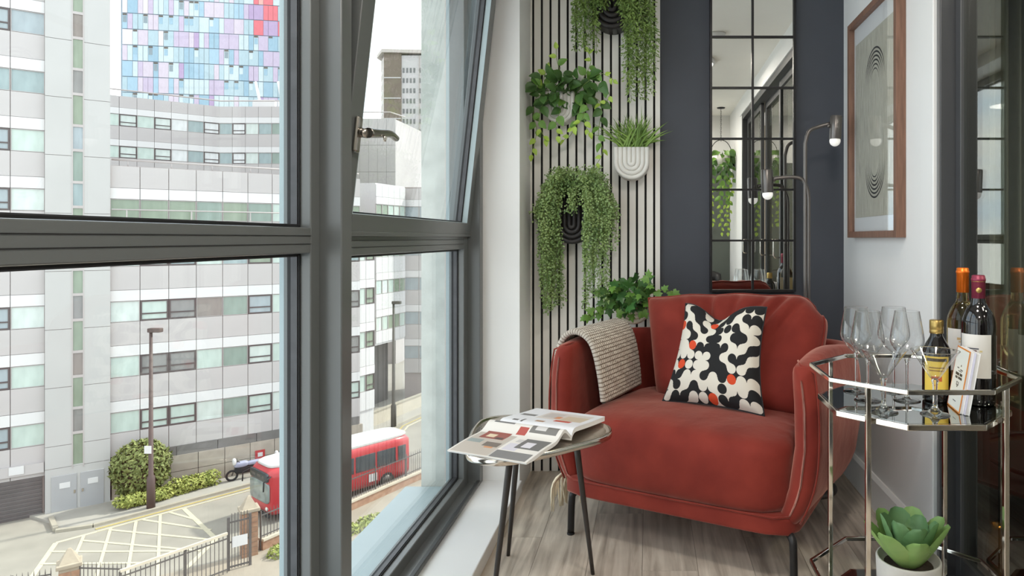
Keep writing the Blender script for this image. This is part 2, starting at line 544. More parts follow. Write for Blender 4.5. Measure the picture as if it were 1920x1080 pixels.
def frame_cell(name, y0, y1, jl, jr, zt0, zt1, upper=True):
    w = MB()
    w.box(OUT, IN, y0, y0 + jl, ZB, ZT); w.box(OUT, IN, y1 - jr, y1, ZB, ZT)
    w.box(OUT, IN, y0 + jl, y1 - jr, ZB, 0.10); w.box(OUT, IN, y0 + jl, y1 - jr, ZT - 0.06, ZT)
    o = struct(w.build(name, 'anthracite', bevel=0.0025))
    t = MB().box(OUT, IN, y0 + jl, y1 - jr, zt0, zt1).build('transom', 'anthracite', o, bevel=0.0025)
    MB().box(IN, IN + 0.0012, y0 + jl, y1 - jr, zt0 + 0.020, zt0 + 0.0215).build('groove', 'gasket', t)
    MB().box(IN, IN + 0.0012, y0 + jl, y1 - jr, zt0 + 0.038, zt0 + 0.0395).build('groove', 'gasket', t)
    glazed(o, y0 + jl, y1 - jr, 0.10, zt0)
    if upper: glazed(o, y0 + jl, y1 - jr, zt1, ZT - 0.06)
    MB().box(IN - 0.005, MU, y0, y1, ZB, 0.062).build('cover_strip', 'anthracite', o, bevel=0.002)
    MB().bar((MU - 0.006, y0, 0.066), (MU - 0.006, y1, 0.066), 0.014, 0.012).build('lip', 'anthracite_dark', o, bevel=0.002)
    return o
w1 = frame_cell('window_1', 0.10, 1.524, 0.06, 0.041, 1.047, 1.104)
w2 = frame_cell('window_2', 1.577, 2.780, 0.063, 0.063, 1.036, 1.096, upper=False)
w3 = frame_cell('window_3', YF, 0.045, 0.06, 0.06, 1.047, 1.104)
for yy, w in ((1.524, 0.053), (0.045, 0.055)):
    MB().box(OUT, MU, yy, yy + w, ZB, ZT).build('mullion', 'anthracite', w2 if yy > 1 else w3, bevel=0.003)
MB().box(OUT, MU, 2.780, 2.829, ZB, ZT).build('end_post', 'anthracite', w2, bevel=0.003)
# the tilted-in sash of window_2
TILT = R(6.2)
PIV = Vector((IN - 0.01, 0, 1.088))
Ms = Matrix.Translation(PIV) @ Matrix.Rotation(TILT, 4, 'Y') @ Matrix.Translation(-PIV)
SX0, SX1, SY0, SY1, SZ0, SZ1 = -0.805, -0.742, 1.592, 2.788, 1.088, 2.290
s = rect_frame(MB(), SX0, SX1, SY0, SY1, SZ0, SZ1, 0.068, 0.072, 0.056, 0.07)
s.box(SX1 - 0.001, SX1 + 0.003, SY0, SY1, SZ0, SZ0 + 0.012)
sash = s.xform(Ms).build('sash', 'anthracite', w2, bevel=0.0025)
y0, y1, z0, z1 = SY0 + 0.068, SY1 - 0.072, SZ0 + 0.056, SZ1 - 0.07
MB().box(-0.790, -0.782, y0, y1, z0, z1).xform(Ms).build('pane', 'window_glass', sash)
rect_frame(MB(), -0.789, -0.764, y0 - 0.001, y1 + 0.001, z0, z1, 0.006, 0.006, 0.004, 0.006).xform(Ms).build('gasket', 'gasket', sash)
rect_frame(MB(), -0.781, -0.767, y0, y1, z0, z1, 0.0075, 0.0075, 0.005, 0.007).xform(Ms).build('spacer_bar', 'spacer', sash)
rect_frame(MB(), -0.7635, -0.7425, y0 - 0.001, y1 + 0.001, z0 - 0.001, z1, 0.003, 0.003, 0.002, 0.003).xform(Ms).build('bead', 'alu_blue', sash)
# lever handle on the near stile
hy, hz = 1.628, 1.338
h = MB()
h.obox(Matrix.Translation((SX1 + 0.006, hy, hz)), 0.012, 0.026, 0.09)
ro = h.xform(Ms).build('handle_rosette', 'steel', sash, bevel=0.011)
lv = MB().tube([(SX1 + 0.010, hy, hz + 0.005), (SX1 + 0.030, hy, hz + 0.005)], 0.012, 14)
pts = bez([(SX1 + 0.034, hy - 0.006, hz + 0.006), (SX1 + 0.038, hy + 0.04, hz + 0.012), (SX1 + 0.040, hy + 0.11, hz + 0.022), (SX1 + 0.036, hy + 0.165, hz + 0.018)], 6)
lv.tube(pts, [0.0125 - 0.004 * i / (len(pts) - 1) for i in range(len(pts))], 14)
lv.xform(Ms).build('handle_lever', 'steel', sash)
MB().lathe([(0, 0), (0.008, 0), (0.008, 0.004), (0.005, 0.005), (0, 0.003)], 14).xform(Ms @ Matrix.Translation((SX1 + 0.049, hy + 0.055, hz + 0.003)) @ Matrix.Rotation(R(90), 4, 'Y')).build('keyhole', 'chrome', sash)
# stay arm between frame and sash, keeps on the far jamb
MB().bar((IN - 0.004, 1.606, 1.60), (-0.690, 1.606, 2.02), 0.006, 0.014).build('stay_arm', 'gunmetal', w2)
for zz in (2.085, 1.885):
    MB().box(-0.768, IN + 0.001, 2.776, 2.781, zz - 0.022, zz + 0.022).build('keep_plate', 'chrome', w2)
# light reveal strips of the frames, sill flashing and pier outside
MB().box(OUT - 0.012, OUT + 0.002, 2.717, 2.80, ZB, ZT).build('outer_strip', 'alu_blue', w2)
MB().box(OUT - 0.008, OUT + 0.002, 1.483, 1.50, ZB, ZT).build('outer_strip', 'alu_blue', w1)
MB().box(-1.03, OUT, YF - 0.2, 2.83, -0.05, 0.028).build('outer_sill', 'alu_blue', w2, bevel=0.004)
struct(MB().box(-0.964, -0.85, 2.835, 3.3, -3.0, 4.0).build('wall_outer_pier', 'concrete'))
struct(MB().box(-0.98, -0.72, YF - 0.2, 2.84, -2.0, -0.05).build('wall_outer_spandrel', 'alu_blue'))

# ---------------------------------------------------------------- glazed sliding doors in the right wall
M('door_frame', (66, 67, 69), 0.35, noise=(4, 0.05))
M('door_frame_light', (120, 120, 120), 0.35, noise=(4, 0.05))
df = rect_frame(MB(), XR + 0.0, XR + 0.155, DOOR_Y0, DOOR_Y, 0.0, DOOR_Z, 0.05, 0.028, 0.03, 0.05)
door1 = struct(df.build('door_1', 'door_frame', bevel=0.003))
MB().box(XR - 0.004, XR + 0.004, DOOR_Y - 0.024, DOOR_Y - 0.012, 0, DOOR_Z).build('edge_strip', 'door_frame_light', door1)
pw_ = (DOOR_Y - DOOR_Y0 - 0.078) / 3
for k in range(3):
    a = DOOR_Y0 + 0.05 + k * pw_; b_ = a + pw_
    xo = XR + (0.046, 0.082, 0.046)[k]
    lf = rect_frame(MB(), xo, xo + 0.03, a + 0.001, b_ - 0.001, 0.03, DOOR_Z - 0.05, 0.05, 0.035, 0.07, 0.055)
    lf = lf.build('door_leaf', 'door_frame', door1, bevel=0.003)
    MB().box(xo + 0.011, xo + 0.019, a + 0.045, b_ - 0.03, 0.09, DOOR_Z - 0.1).build('pane', 'door_glass', lf)
    yh = a + 0.03
    hp = [(xo, yh, 1.07), (xo - 0.035, yh, 1.07), (xo - 0.045, yh, 1.055), (xo - 0.045, yh, 0.955), (xo - 0.035, yh, 0.94), (xo, yh, 0.94)]
    MB().tube(hp, 0.0055, 8).build('pull_handle', 'chrome', lf)

# the dim living room behind the doors
M('room_wall', (186, 177, 162), 0.7, noise=(3, 0.04))
M('room_floor', (96, 82, 68), 0.5, noise=(10, 0.2), stretch=(8, 1, 1))
M('curtain', (176, 180, 168), 0.8, noise=(30, 0.05))
struct(MB().box(XR + 0.16, 4.4, -2.2, 4.2, -0.1, -0.004).build('floor_living_room', 'room_floor'))
struct(MB().box(4.4, 4.5, -2.2, 4.2, -0.1, 2.6).build('wall_far', 'room_wall'))
struct(MB().box(XR + 0.16, 4.4, 3.72, 3.82, -0.1, 2.6).build('wall_inner_back', 'room_wall'))
struct(MB().box(XR + 0.16, 4.4, -2.3, -2.2, -0.1, 2.6).build('wall_inner_front', 'room_wall'))
struct(MB().box(XR + 0.16, 4.5, -2.3, 4.3, 2.5, 2.6).build('ceiling_living_room', 'ceiling_paint'))
mb = MB()
mb.grid(lambda u, v: (lerp(1.62, 2.15, u), 3.62 + 0.03 * math.sin(u * 2 * PI * 8) + 0.012 * math.sin(u * 41), lerp(0.03, 2.42, v)), 120, 4)
cu = mb.build('curtain', 'curtain')
cu.modifiers.new('thick', 'SOLIDIFY').thickness = 0.003
tag(cu, 'pale pleated curtain hanging in the dim room behind the glass doors', 'curtain')
lr = thing('fill_light', 'added round fill light on the ceiling of the dim living room', 'fill light', (2.4, 1.0, 2.5))  # invented lamp, added to lift the room behind the glass doors
MB().lathe([(0, 0), (0.185, 0), (0.185, -0.03), (0.175, -0.035), (0.165, -0.03), (0.165, -0.01), (0, -0.01)], 36).build('housing', 'sill_white', lr)
MB().lathe([(0, -0.034), (0.10, -0.033), (0.165, -0.028)], 32).build('diffuser', 'living_room_fill', lr)
M('dark_leather', (40, 38, 38), 0.5, noise=(8, 0.15), bump=(60, 0.2, 0.004))
M('brass', (170, 116, 50), 0.25, metal=1.0, noise=(8, 0.1))
ot = thing('ottoman', 'round dark ottoman standing behind the glass doors', 'ottoman', (1.46, 2.25, 0))
MB().superbox((0, 0, 0.20), (0.34, 0.34, 0.15), 3, 10).build('cushion_body', 'dark_leather', ot, weld=True)
MB().lathe([(0, 0), (0.25, 0), (0.25, 0.06), (0, 0.06)], 28).build('plinth', 'black_metal', ot)
MB().tube([(0.305 * math.cos(a * PI / 16), 0.305 * math.sin(a * PI / 16), 0.335) for a in range(32)], 0.008, 8, closed=True).build('piping', 'dark_leather', ot)
vz = MB().lathe([(0, 0), (0.03, 0), (0.034, 0.02), (0.014, 0.05), (0.02, 0.08), (0.032, 0.12), (0.028, 0.17), (0.016, 0.20), (0.02, 0.215), (0.013, 0.21), (0.012, 0.19), (0, 0.19)], 18)
vz = vz.xform(Matrix.Translation((1.06, 2.03, -0.003))).build('brass_vase', 'brass')
tag(vz, 'small brass vase on the dark floor beside the ottoman', 'vase')
# ================================================================ MIRROR, LAMP, PICTURE
mx0, mx1, mz0, mrow = 0.286, 0.684, 0.834, 0.236
mir = thing('grid_mirror', 'tall mirror divided by thin black bars into two columns of panes', 'mirror', (0.485, YB, mz0))
hw = (mx1 - mx0) / 2
rows = 6
MB().box(-hw, hw, -0.012, 0, 0, rows * mrow).build('backing_board', 'black_metal', mir)
bar = MB()
bar.box(-hw, -hw + 0.011, -0.028, -0.010, 0, rows * mrow); bar.box(hw - 0.011, hw, -0.028, -0.010, 0, rows * mrow)
bar.box(-hw + 0.011, hw - 0.011, -0.028, -0.010, -0.004, 0.009); bar.box(-hw + 0.011, hw - 0.011, -0.028, -0.010, rows * mrow - 0.009, rows * mrow)
bar.build('frame', 'black_metal', mir, bevel=0.001)
MB().box(-0.005, 0.005, -0.026, -0.010, 0, rows * mrow).build('upright_bar', 'black_metal', mir)
for r in range(1, rows):
    MB().box(-hw + 0.011, hw - 0.011, -0.025, -0.010, r * mrow - 0.0045, r * mrow + 0.0045).build('cross_bar', 'black_metal', mir)
pane_m = MB().box(0.0, hw - 0.012, -0.0165, -0.0125, 0.001, mrow - 0.001).mesh('pane', 'mirror')
for r in range(rows):
    for sx in (-hw + 0.009, 0.003):
        link_copy(pane_m, 'pane', mir, loc=(sx, 0, r * mrow))

lamp = thing('floor_lamp', 'slim dark grey floor lamp with two angled spot heads', 'lamp', (0.684, 2.88, 0))
MB().lathe([(0, 0), (0.128, 0), (0.130, 0.006), (0.128, 0.016), (0.12, 0.019), (0.0, 0.020)], 40).build('base', 'gunmetal', lamp)
r_ = 0.0085
z_hi, z_lo = 1.562, 1.345
MB().tube(bez([(-0.0045, 0, 0.018), (-0.0045, 0, 0.9), (-0.0045, 0, z_hi - 0.12)], 3) +
          bez([(-0.0045, 0, z_hi - 0.07), (0.012, 0, z_hi - 0.02), (0.05, 0, z_hi - 0.001), (0.10, -0.01, z_hi + 0.012)], 6), r_, 12).build('pole', 'gunmetal', lamp)
MB().tube([(0.010, 0, 0.018), (0.010, 0, 0.9), (0.010, 0, z_lo - 0.09)] +
          bez([(0.007, 0, z_lo - 0.06), (-0.015, 0.0, z_lo - 0.012), (-0.06, 0.005, z_lo), (-0.144, 0.012, z_lo - 0.006)], 6), r_, 12).build('arm', 'gunmetal', lamp)
for (cx, cy, cz, tl) in ((0.121, -0.02, 1.555, 3), (-0.167, 0.012, 1.328, -2)):
    m = Matrix.Translation((cx, cy, cz)) @ Matrix.Rotation(R(tl), 4, 'Y')
    hd = MB().lathe([(0, 0.05), (0.0235, 0.05), (0.0255, 0.047), (0.0255, -0.048), (0.0245, -0.05), (0.0225, -0.046), (0.0225, 0.03), (0, 0.03)], 24).xform(m).build('lamp_head', 'gunmetal', lamp)
    MB().sphere((0, 0, -0.057), 0.0235, 20, 12).xform(m).build('bulb', 'bulb', hd)
    MB().lathe([(0, 0), (0.008, 0), (0.008, 0.012), (0, 0.012)], 10).xform(m @ Matrix.Translation((-0.036 if cx > 0 else 0.024, 0, 0.006)) @ Matrix.Rotation(R(90), 4, 'Y')).build('swivel', 'gunmetal', hd)

# print on the right wall
def print_oval():
    m, nt, b = _base('oval_print')
    uv = nt.nodes.new('ShaderNodeUVMap'); sp = nt.nodes.new('ShaderNodeSeparateXYZ')
    nt.links.new(uv.outputs[0], sp.inputs[0])
    def math_(op, a, b_=None, c_=None):
        n = nt.nodes.new('ShaderNodeMath'); n.operation = op
        for i, q in enumerate((a, b_, c_)):
            if q is None: continue
            if isinstance(q, (int, float)): n.inputs[i].default_value = q
            else: nt.links.new(q, n.inputs[i])
        return n.outputs[0]
    u = math_('SUBTRACT', sp.outputs['X'], 0.50)
    v = math_('SUBTRACT', sp.outputs['Y'], 0.50)
    # capsule distance: straight sides, round ends, steeper than a circle
    du = math_('DIVIDE', u, 0.26)
    av = math_('SUBTRACT', math_('ABSOLUTE', v), 0.20)
    dv = math_('DIVIDE', math_('MAXIMUM', av, 0.0), 0.215)
    d = math_('SQRT', math_('ADD', math_('MULTIPLY', du, du), math_('MULTIPLY', dv, dv)))
    fr = math_('FRACT', math_('MULTIPLY', d, 10.0))
    # engraved lines get thinner towards the middle of the sheet
    w = math_('MULTIPLY_ADD', math_('ABSOLUTE', v), 4.0, -0.86)
    line = math_('LESS_THAN', fr, math_('MINIMUM', w, 0.46))
    band = math_('MULTIPLY', math_('GREATER_THAN', d, 0.36), math_('LESS_THAN', d, 1.0))
    ink = math_('MULTIPLY', line, band)
    tc = nt.nodes.new('ShaderNodeMapping'); tc.inputs['Scale'].default_value = (60, 6, 1)
    nt.links.new(uv.outputs[0], tc.inputs['Vector'])
    ns = nt.nodes.new('ShaderNodeTexNoise'); ns.inputs['Scale'].default_value = 1.5; ns.inputs['Detail'].default_value = 6
    nt.links.new(tc.outputs[0], ns.inputs['Vector'])
    rp = nt.nodes.new('ShaderNodeValToRGB')
    rp.color_ramp.elements[0].position = 0.3; rp.color_ramp.elements[0].color = rgb((172, 170, 156))
    rp.color_ramp.elements[1].position = 0.7; rp.color_ramp.elements[1].color = rgb((214, 211, 196))
    nt.links.new(ns.outputs['Fac'], rp.inputs['Fac'])
    mx = nt.nodes.new('ShaderNodeMix'); mx.data_type = 'RGBA'
    nt.links.new(ink, mx.inputs['Factor']); nt.links.new(rp.outputs[0], mx.inputs[6])
    mx.inputs[7].default_value = rgb((26, 26, 25))
    nt.links.new(mx.outputs[2], b.inputs['Base Color'])
    b.inputs['Roughness'].default_value = 0.8
print_oval()
py0, py1, pz0, pz1 = 2.358, 2.934, 1.083, 2.012
pic = thing('framed_print', 'walnut-framed print of nested dark ovals on grey paper on the white wall', 'picture', (XR, (py0 + py1) / 2, pz0))
hh = (py1 - py0) / 2; ht = pz1 - pz0
rect_frame(MB(), -0.036, 0, -hh, hh, 0, ht, 0.026, 0.026, 0.026, 0.026).build('frame', 'walnut', pic, bevel=0.0015)
MB().box(-0.012, -0.001, -hh + 0.02, hh - 0.02, 0.02, ht - 0.02).build('mat_board', 'mat_board', pic)
a0, a1, b0, b1 = -hh + 0.045, hh - 0.045, 0.085, ht - 0.10
MB().add([(-0.0135, a1, b0), (-0.0135, a0, b0), (-0.0135, a0, b1), (-0.0135, a1, b1), (-0.0115, a1, b0), (-0.0115, a0, b0), (-0.0115, a0, b1), (-0.0115, a1, b1)],
         [(0, 1, 2, 3), (7, 6, 5, 4), (0, 4, 5, 1), (1, 5, 6, 2), (2, 6, 7, 3), (3, 7, 4, 0)],
         uvs=[(0, 0), (1, 0), (1, 1), (0, 1)] * 2).build('print', 'oval_print', pic)
MB().box(-0.024, -0.022, -hh + 0.024, hh - 0.024, 0.024, ht - 0.024).build('glass', 'picture_glass', pic)

# ================================================================ ARMCHAIR
def velvet(name, c, dark):
    m = M(name, c, 0.75, noise=(7, 0.16), bump=(11, 0.35, 0.012), sheen=0.6, c2=dark)
    b = m.node_tree.nodes['Principled BSDF']
    b.inputs['Sheen Roughness'].default_value = 0.4
    b.inputs['Sheen Tint'].default_value = (1.0, 0.55, 0.45, 1)
    b.inputs['Specular IOR Level'].default_value = 0.2
velvet('velvet', (131, 49, 39), (112, 38, 31))
M('leg_black', (42, 40, 40), 0.4, metal=0.4, noise=(10, 0.1))
CA = Vector((-0.349, 2.47, 0)); CANG = math.atan2(-0.454, 0.891)
chair = thing('armchair', 'rust red velvet armchair with loose back cushion and thin black legs', 'armchair', CA, CANG)
# local frame: x along the front edge (0 .. 0.927), y towards the back, z up
CW, CD = 0.945, 0.680
HT = 0.043
def shell_profile(k, n, sgn, zt, zb=0.172):
    """closed cross-section: offset outward, height"""
    out = []
    for i in range(n):
        a = 2 * PI * i / n
        ca, sa = math.cos(a), math.sin(a)
        e = 0.42
        nx = math.copysign(abs(ca) ** e, ca) * HT * k
        zz = math.copysign(abs(sa) ** e, sa)
        zc, hz = (zt + zb) / 2, (zt - zb) / 2
        z = zc + zz * (hz - HT * (1 - k))
        q = (z - 0.47) / 0.28
        bulge = 0.034 * (1 - q * q)
        if q < -0.3: bulge -= 0.06 * (-(q + 0.3)) ** 2
        out.append((nx + (bulge if True else 0), z))
    return out
def shell_sweep(mb, path, k0, k1, n=28, top=None):
    """path: (x, y) points, outward normal to the left of travel; ends rounded when k < 1"""
    P = [Vector((p[0], p[1], 0)) for p in path]
    rings = []
    for i, p in enumerate(P):
        t = (P[min(i + 1, len(P) - 1)] - P[max(i - 1, 0)]).normalized()
        nr = Vector((-t.y, t.x, 0))
        rings.append((p, nr, t))
    secs = []
    zt = lambda i: top(i / (len(P) - 1)) if top else 0.685
    if k0:
        for a in (88, 78, 66, 54, 42, 30, 15):
            secs.append((rings[0][0] - rings[0][2] * HT * math.sin(R(a)), rings[0][1], math.cos(R(a)), zt(0)))
    for i, rg in enumerate(rings):
        secs.append((rg[0], rg[1], 1.0, zt(i)))
    if k1:
        for a in (15, 30, 42, 54, 66, 78, 88):
            secs.append((rings[-1][0] + rings[-1][2] * HT * math.sin(R(a)), rings[-1][1], math.cos(R(a)), zt(len(P) - 1)))
    vs = []
    for (p, nr, k, z_) in secs:
        for (o, z) in shell_profile(k, n, 1, z_):
            vs.append(p + nr * o + Vector((0, 0, z)))
    fs = []
    for i in range(len(secs) - 1):
        for j in range(n):
            j2 = (j + 1) % n
            fs.append((i * n + j, i * n + j2, (i + 1) * n + j2, (i + 1) * n + j))
    fs.append(tuple(range(n))); fs.append(tuple(range((len(secs) - 1) * n, len(secs) * n))[::-1])
    mb.add(vs, fs, True)
    return secs
RC = 0.118
xl, xr, yb_ = HT, CW - HT, CD - HT
FL = 0.035
left = [(xl - FL * (i / 8) ** 1.3, HT + (0.50 - HT) * i / 8) for i in range(9)]
xl0, xr0 = xl, xr
xl, xr = xl - FL, xr + FL
back = [(xl, 0.508 + 0.012 * i / 3) for i in range(3)] + \
       [(xl + RC - RC * math.cos(a * PI / 16), yb_ - RC + RC * math.sin(a * PI / 16)) for a in range(9)] + \
       [(lerp(xl + RC, xr - RC, i / 6), yb_) for i in range(1, 6)] + \
       [(xr - RC + RC * math.sin(a * PI / 16), yb_ - RC + RC * math.cos(a * PI / 16)) for a in range(9)] + \
       [(xr, 0.520 - 0.012 * i / 2) for i in range(1, 3)]
right = [(xr0 + FL * (1 - i / 8) ** 1.3, 0.50 - (0.50 - HT) * i / 8) for i in range(9)]
for nm, pth, k0, k1 in (('arm', left, 1, 1), ('backrest', back, 1, 1), ('arm', right, 1, 1)):
    mb = MB(); shell_sweep(mb, pth, k0, k1, top=(lambda t: 0.685 + 0.02 * math.sin(PI * t)) if nm == 'arm' else (lambda t: 0.680))
    mb.build(nm, 'velvet', chair)
# piped seams down the outer front corners of the arms
for xx, sg in ((0.004, -1), (CW - 0.004, 1)):
    pts = []
    for i in range(14):
        z = lerp(0.190, 0.665, i / 13)
        q = (z - 0.47) / 0.28
        bl = 0.034 * (1 - q * q) - (0.06 * (-(q + 0.3)) ** 2 if q < -0.3 else 0)
        pts.append((xx + sg * bl * 0.98, 0.022 - 0.010 * math.sin(PI * i / 13), z))
    pts.append((xx - sg * 0.03, 0.03, 0.684)); pts.append((xx - sg * 0.045, 0.06, 0.692))
    MB().tube(pts, 0.0032, 8).build('piping', 'velvet', chair)
# seat cushion, plump with a soft front
def seatf(x, y, z):
    px = 0.4725 + x * 0.410
    py = 0.29 + y * 0.318
    pz = 0.318 + z * 0.126
    crown = (1 - x * x) * (1 - y * y)
    if z > 0: pz += 0.022 * crown + 0.004 * mnoise.noise(Vector((px * 9, py * 9, 1)))
    if y < -0.5: py -= 0.018 * (1 - x * x) * (1 - z * z)
    # creases where the seat meets the right arm
    if x > 0.75 and y < 0.3: pz += 0.006 * math.sin(py * 95) * (x - 0.75) * 4
    return (px, py, pz)
MB().superbox(None, None, 7, 22, seatf).build('seat_cushion', 'velvet', chair, weld=True)
def basef(x, y, z):
    return (0.4725 + x * 0.436, 0.322 + y * 0.350, 0.183 + z * 0.034)
MB().superbox(None, None, 11, 14, basef).build('seat_base', 'velvet', chair, weld=True)
MB().tube([(0.06, 0.0, 0.214), (0.10, -0.026, 0.213), (0.46, -0.032, 0.212), (0.84, -0.026, 0.213), (0.885, 0.0, 0.214)], 0.003, 8).build('piping', 'velvet', chair)
# loose back cushion, plump, its right end turned in towards the arm
def backc(u, v, side):
    """u, v in -1..1 over the face, side +1 front / -1 rear"""
    tu = 0.5 + 0.5 * u; tv = 0.5 + 0.5 * v
    bl = Vector((0.235, 0.40, 0.43)); br = Vector((0.83, 0.36, 0.43))
    tl = Vector((0.145, 0.49, 0.825)); tr = Vector((0.880, 0.585, 0.845))
    p = bl.lerp(br, tu).lerp(tl.lerp(tr, tu), tv)
    p.z += 0.016 * (1 - u * u) * max(v, 0)
    rc = max(0.0, (u - 0.70) / 0.30) * max(0.0, (v - 0.45) / 0.55)      # rounded upper right corner
    p.z -= 0.075 * rc * rc; p.x -= 0.035 * rc * rc
    p.x += 0.030 * (1 - v * v) * max(0, u) ** 3
    th = ((1 - abs(u) ** 5) * (1 - abs(v) ** 5)) ** 0.5
    nrm = Vector((0.05, -0.93, 0.26)).normalized()
    fold = 0.0
    for (uc, sl, am) in ((-0.55, 0.18, 0.010), (-0.22, 0.05, 0.016), (0.10, -0.08, 0.012), (0.40, -0.25, 0.015), (0.62, -0.38, 0.020), (0.80, -0.30, 0.012)):
        d = u - (uc + sl * (1 - v))
        fold -= 1.7 * am * math.exp(-(d / 0.045) ** 2) * max(0.0, (v + 0.35) / 1.35) ** 1.2
        fold += am * 1.1 * math.exp(-((d - 0.10) / 0.07) ** 2) * max(0.0, (v + 0.35) / 1.35) ** 1.2
    w = fold + 0.012 * mnoise.noise(Vector((u * 2.2, v * 1.8, 3)))
    pz = 0.003 * math.sin(u * 11 + 0.8) * max(0.0, v) ** 4
    p.z += pz * (1 - u ** 4)
    return p + nrm * side * ((0.105 if side > 0 else 0.075) * th + (w * th if side > 0 else 0))
mb = MB()
mb.grid(lambda i, j: backc(2 * i - 1, 2 * j - 1, 1), 72, 40)
mb.grid(lambda i, j: backc(1 - 2 * i, 2 * j - 1, -1), 72, 40)
bc = mb.build('back_cushion', 'velvet', chair, weld=True)
edge = [backc(-1, -1 + 2 * i / 12, 1) for i in range(13)] + [backc(-1 + 2 * i / 20, 1, 1) for i in range(1, 21)]
MB().tube(edge, 0.0045, 8).build('piping', 'velvet', bc)
edge = [backc(0.985, 1 - 2 * i / 20, 1) for i in range(2, 19)]
MB().tube(edge, 0.004, 8).build('piping', 'velvet', bc)
for (fx, fy, ix, iy) in ((0.075, 0.0, 0.16, 0.10), (0.90, -0.005, 0.80, 0.10), (0.11, 0.62, 0.18, 0.55), (0.80, 0.62, 0.74, 0.55)):
    p = [(ix, iy, 0.168), (lerp(ix, fx, 0.6), lerp(iy, fy, 0.6), 0.160), (lerp(ix, fx, 0.9), lerp(iy, fy, 0.9), 0.148), (lerp(ix, fx, 0.97), lerp(iy, fy, 0.97), 0.12), (fx, fy, 0.004)]
    q = bez(p, 5)
    lg = MB().tube(q, 0.0125, 12).build('leg', 'leg_black', chair)
    MB().lathe([(0, 0), (0.0135, 0), (0.0135, 0.006), (0, 0.006)], 12, (fx, fy, 0)).build('foot_pad', 'gasket', lg)

# throw pillow with a geometric print
def pillow_mat():
    m, nt, b = _base('dot_print')
    uv = nt.nodes.new('ShaderNodeUVMap')
    N = 10.0
    sc_ = nt.nodes.new('ShaderNodeVectorMath'); sc_.operation = 'SCALE'; sc_.inputs['Scale'].default_value = N
    nt.links.new(uv.outputs[0], sc_.inputs[0])
    def vm(op, a, val=None):
        n = nt.nodes.new('ShaderNodeVectorMath'); n.operation = op
        nt.links.new(a, n.inputs[0])
        if val is not None: n.inputs[1].default_value = val
        return n
    cell = vm('FLOOR', sc_.outputs[0]); fr = vm('FRACTION', sc_.outputs[0])
    ce = vm('SUBTRACT', fr.outputs[0], (0.5, 0.5, 0))
    ln = vm('LENGTH', ce.outputs[0])
    inside = nt.nodes.new('ShaderNodeMath'); inside.operation = 'LESS_THAN'; inside.inputs[1].default_value = 0.475
    nt.links.new(ln.outputs['Value'], inside.inputs[0])
    wn1 = nt.nodes.new('ShaderNodeTexWhiteNoise'); wn1.noise_dimensions = '2D'
    off0 = vm('ADD', cell.outputs[0], (5.3, 2.7, 0)); nt.links.new(off0.outputs[0], wn1.inputs['Vector'])
    sh = vm('ADD', sc_.outputs[0], (0.5, 0.5, 0)); c2 = vm('FLOOR', sh.outputs[0]); c3 = vm('ADD', c2.outputs[0], (11.2, 7.7, 0))
    wn2 = nt.nodes.new('ShaderNodeTexWhiteNoise'); wn2.noise_dimensions = '2D'; nt.links.new(c3.outputs[0], wn2.inputs['Vector'])
    def ramp(src, stops):
        r = nt.nodes.new('ShaderNodeValToRGB'); r.color_ramp.interpolation = 'CONSTANT'
        els = r.color_ramp.elements
        els[0].position = 0; els[0].color = rgb(stops[0][1])
        els[1].position = stops[1][0]; els[1].color = rgb(stops[1][1])
        for (p, c) in stops[2:]:
            e = els.new(p); e.color = rgb(c)
        nt.links.new(src, r.inputs['Fac']); return r.outputs[0]
    blk, wht, red = (24, 24, 26), (214, 208, 196), (204, 70, 34)
    circ = ramp(wn1.outputs['Value'], [(0, red), (0.09, blk), (0.52, wht)])
    bg = ramp(wn2.outputs['Value'], [(0, blk), (0.48, wht)])
    mx = nt.nodes.new('ShaderNodeMix'); mx.data_type = 'RGBA'
    nt.links.new(inside.outputs[0], mx.inputs['Factor']); nt.links.new(bg, mx.inputs[6]); nt.links.new(circ, mx.inputs[7])
    nt.links.new(mx.outputs[2], b.inputs['Base Color'])
    b.inputs['Roughness'].default_value = 0.9
    ns = nt.nodes.new('ShaderNodeTexNoise'); ns.inputs['Scale'].default_value = 300
    bp = nt.nodes.new('ShaderNodeBump'); bp.inputs['Strength'].default_value = 0.15; bp.inputs['Distance'].default_value = 0.002
    nt.links.new(ns.outputs['Fac'], bp.inputs['Height']); nt.links.new(bp.outputs[0], b.inputs['Normal'])
pillow_mat()
M('pillow_black', (26, 26, 30), 0.9, sheen=0.3, noise=(20, 0.1))
# four corners in the room, from the seat it stands on
pBL, pBR = Vector((0.055, 2.535, 0.462)), Vector((0.408, 2.335, 0.458))
pTL, pTR = Vector((0.150, 2.655, 0.822)), Vector((0.435, 2.440, 0.828))
pil = thing('throw_pillow', 'square cushion printed with black and cream circles and a few orange dots', 'cushion', ((pBL + pBR) / 2), CANG)
pn = (pBR - pBL).cross(pTL - pBL).normalized()
if pn.y > 0: pn = -pn
def pil_pt(u, v, side):
    tu, tv = (u + 1) / 2, (v + 1) / 2
    p = pBL.lerp(pBR, tu).lerp(pTL.lerp(pTR, tu), tv)
    c = pBL.lerp(pTR, 0.5)
    ins = 0.10
    p += (pBL - pBR).normalized() * u * 0.19 * ins * (1 - v * v) * 1.2
    p.z -= 0.0
    dip = math.exp(-((u + 0.12) / 0.42) ** 2) * max(0.0, (v + 0.35) / 1.35) ** 2
    p.z -= 0.062 * dip
    p.z += 0.012 * (1 - u * u) * max(0, -v)
    th = ((1 - abs(u) ** 3) * (1 - abs(v) ** 3)) ** 0.5
    th *= (1 - 0.45 * dip)
    w = 0.006 * mnoise.noise(Vector((u * 2, v * 2, 7)))
    return p + pn * side * ((0.070 if side > 0 else 0.034) * th + w * th * (1 if side > 0 else 0.3))
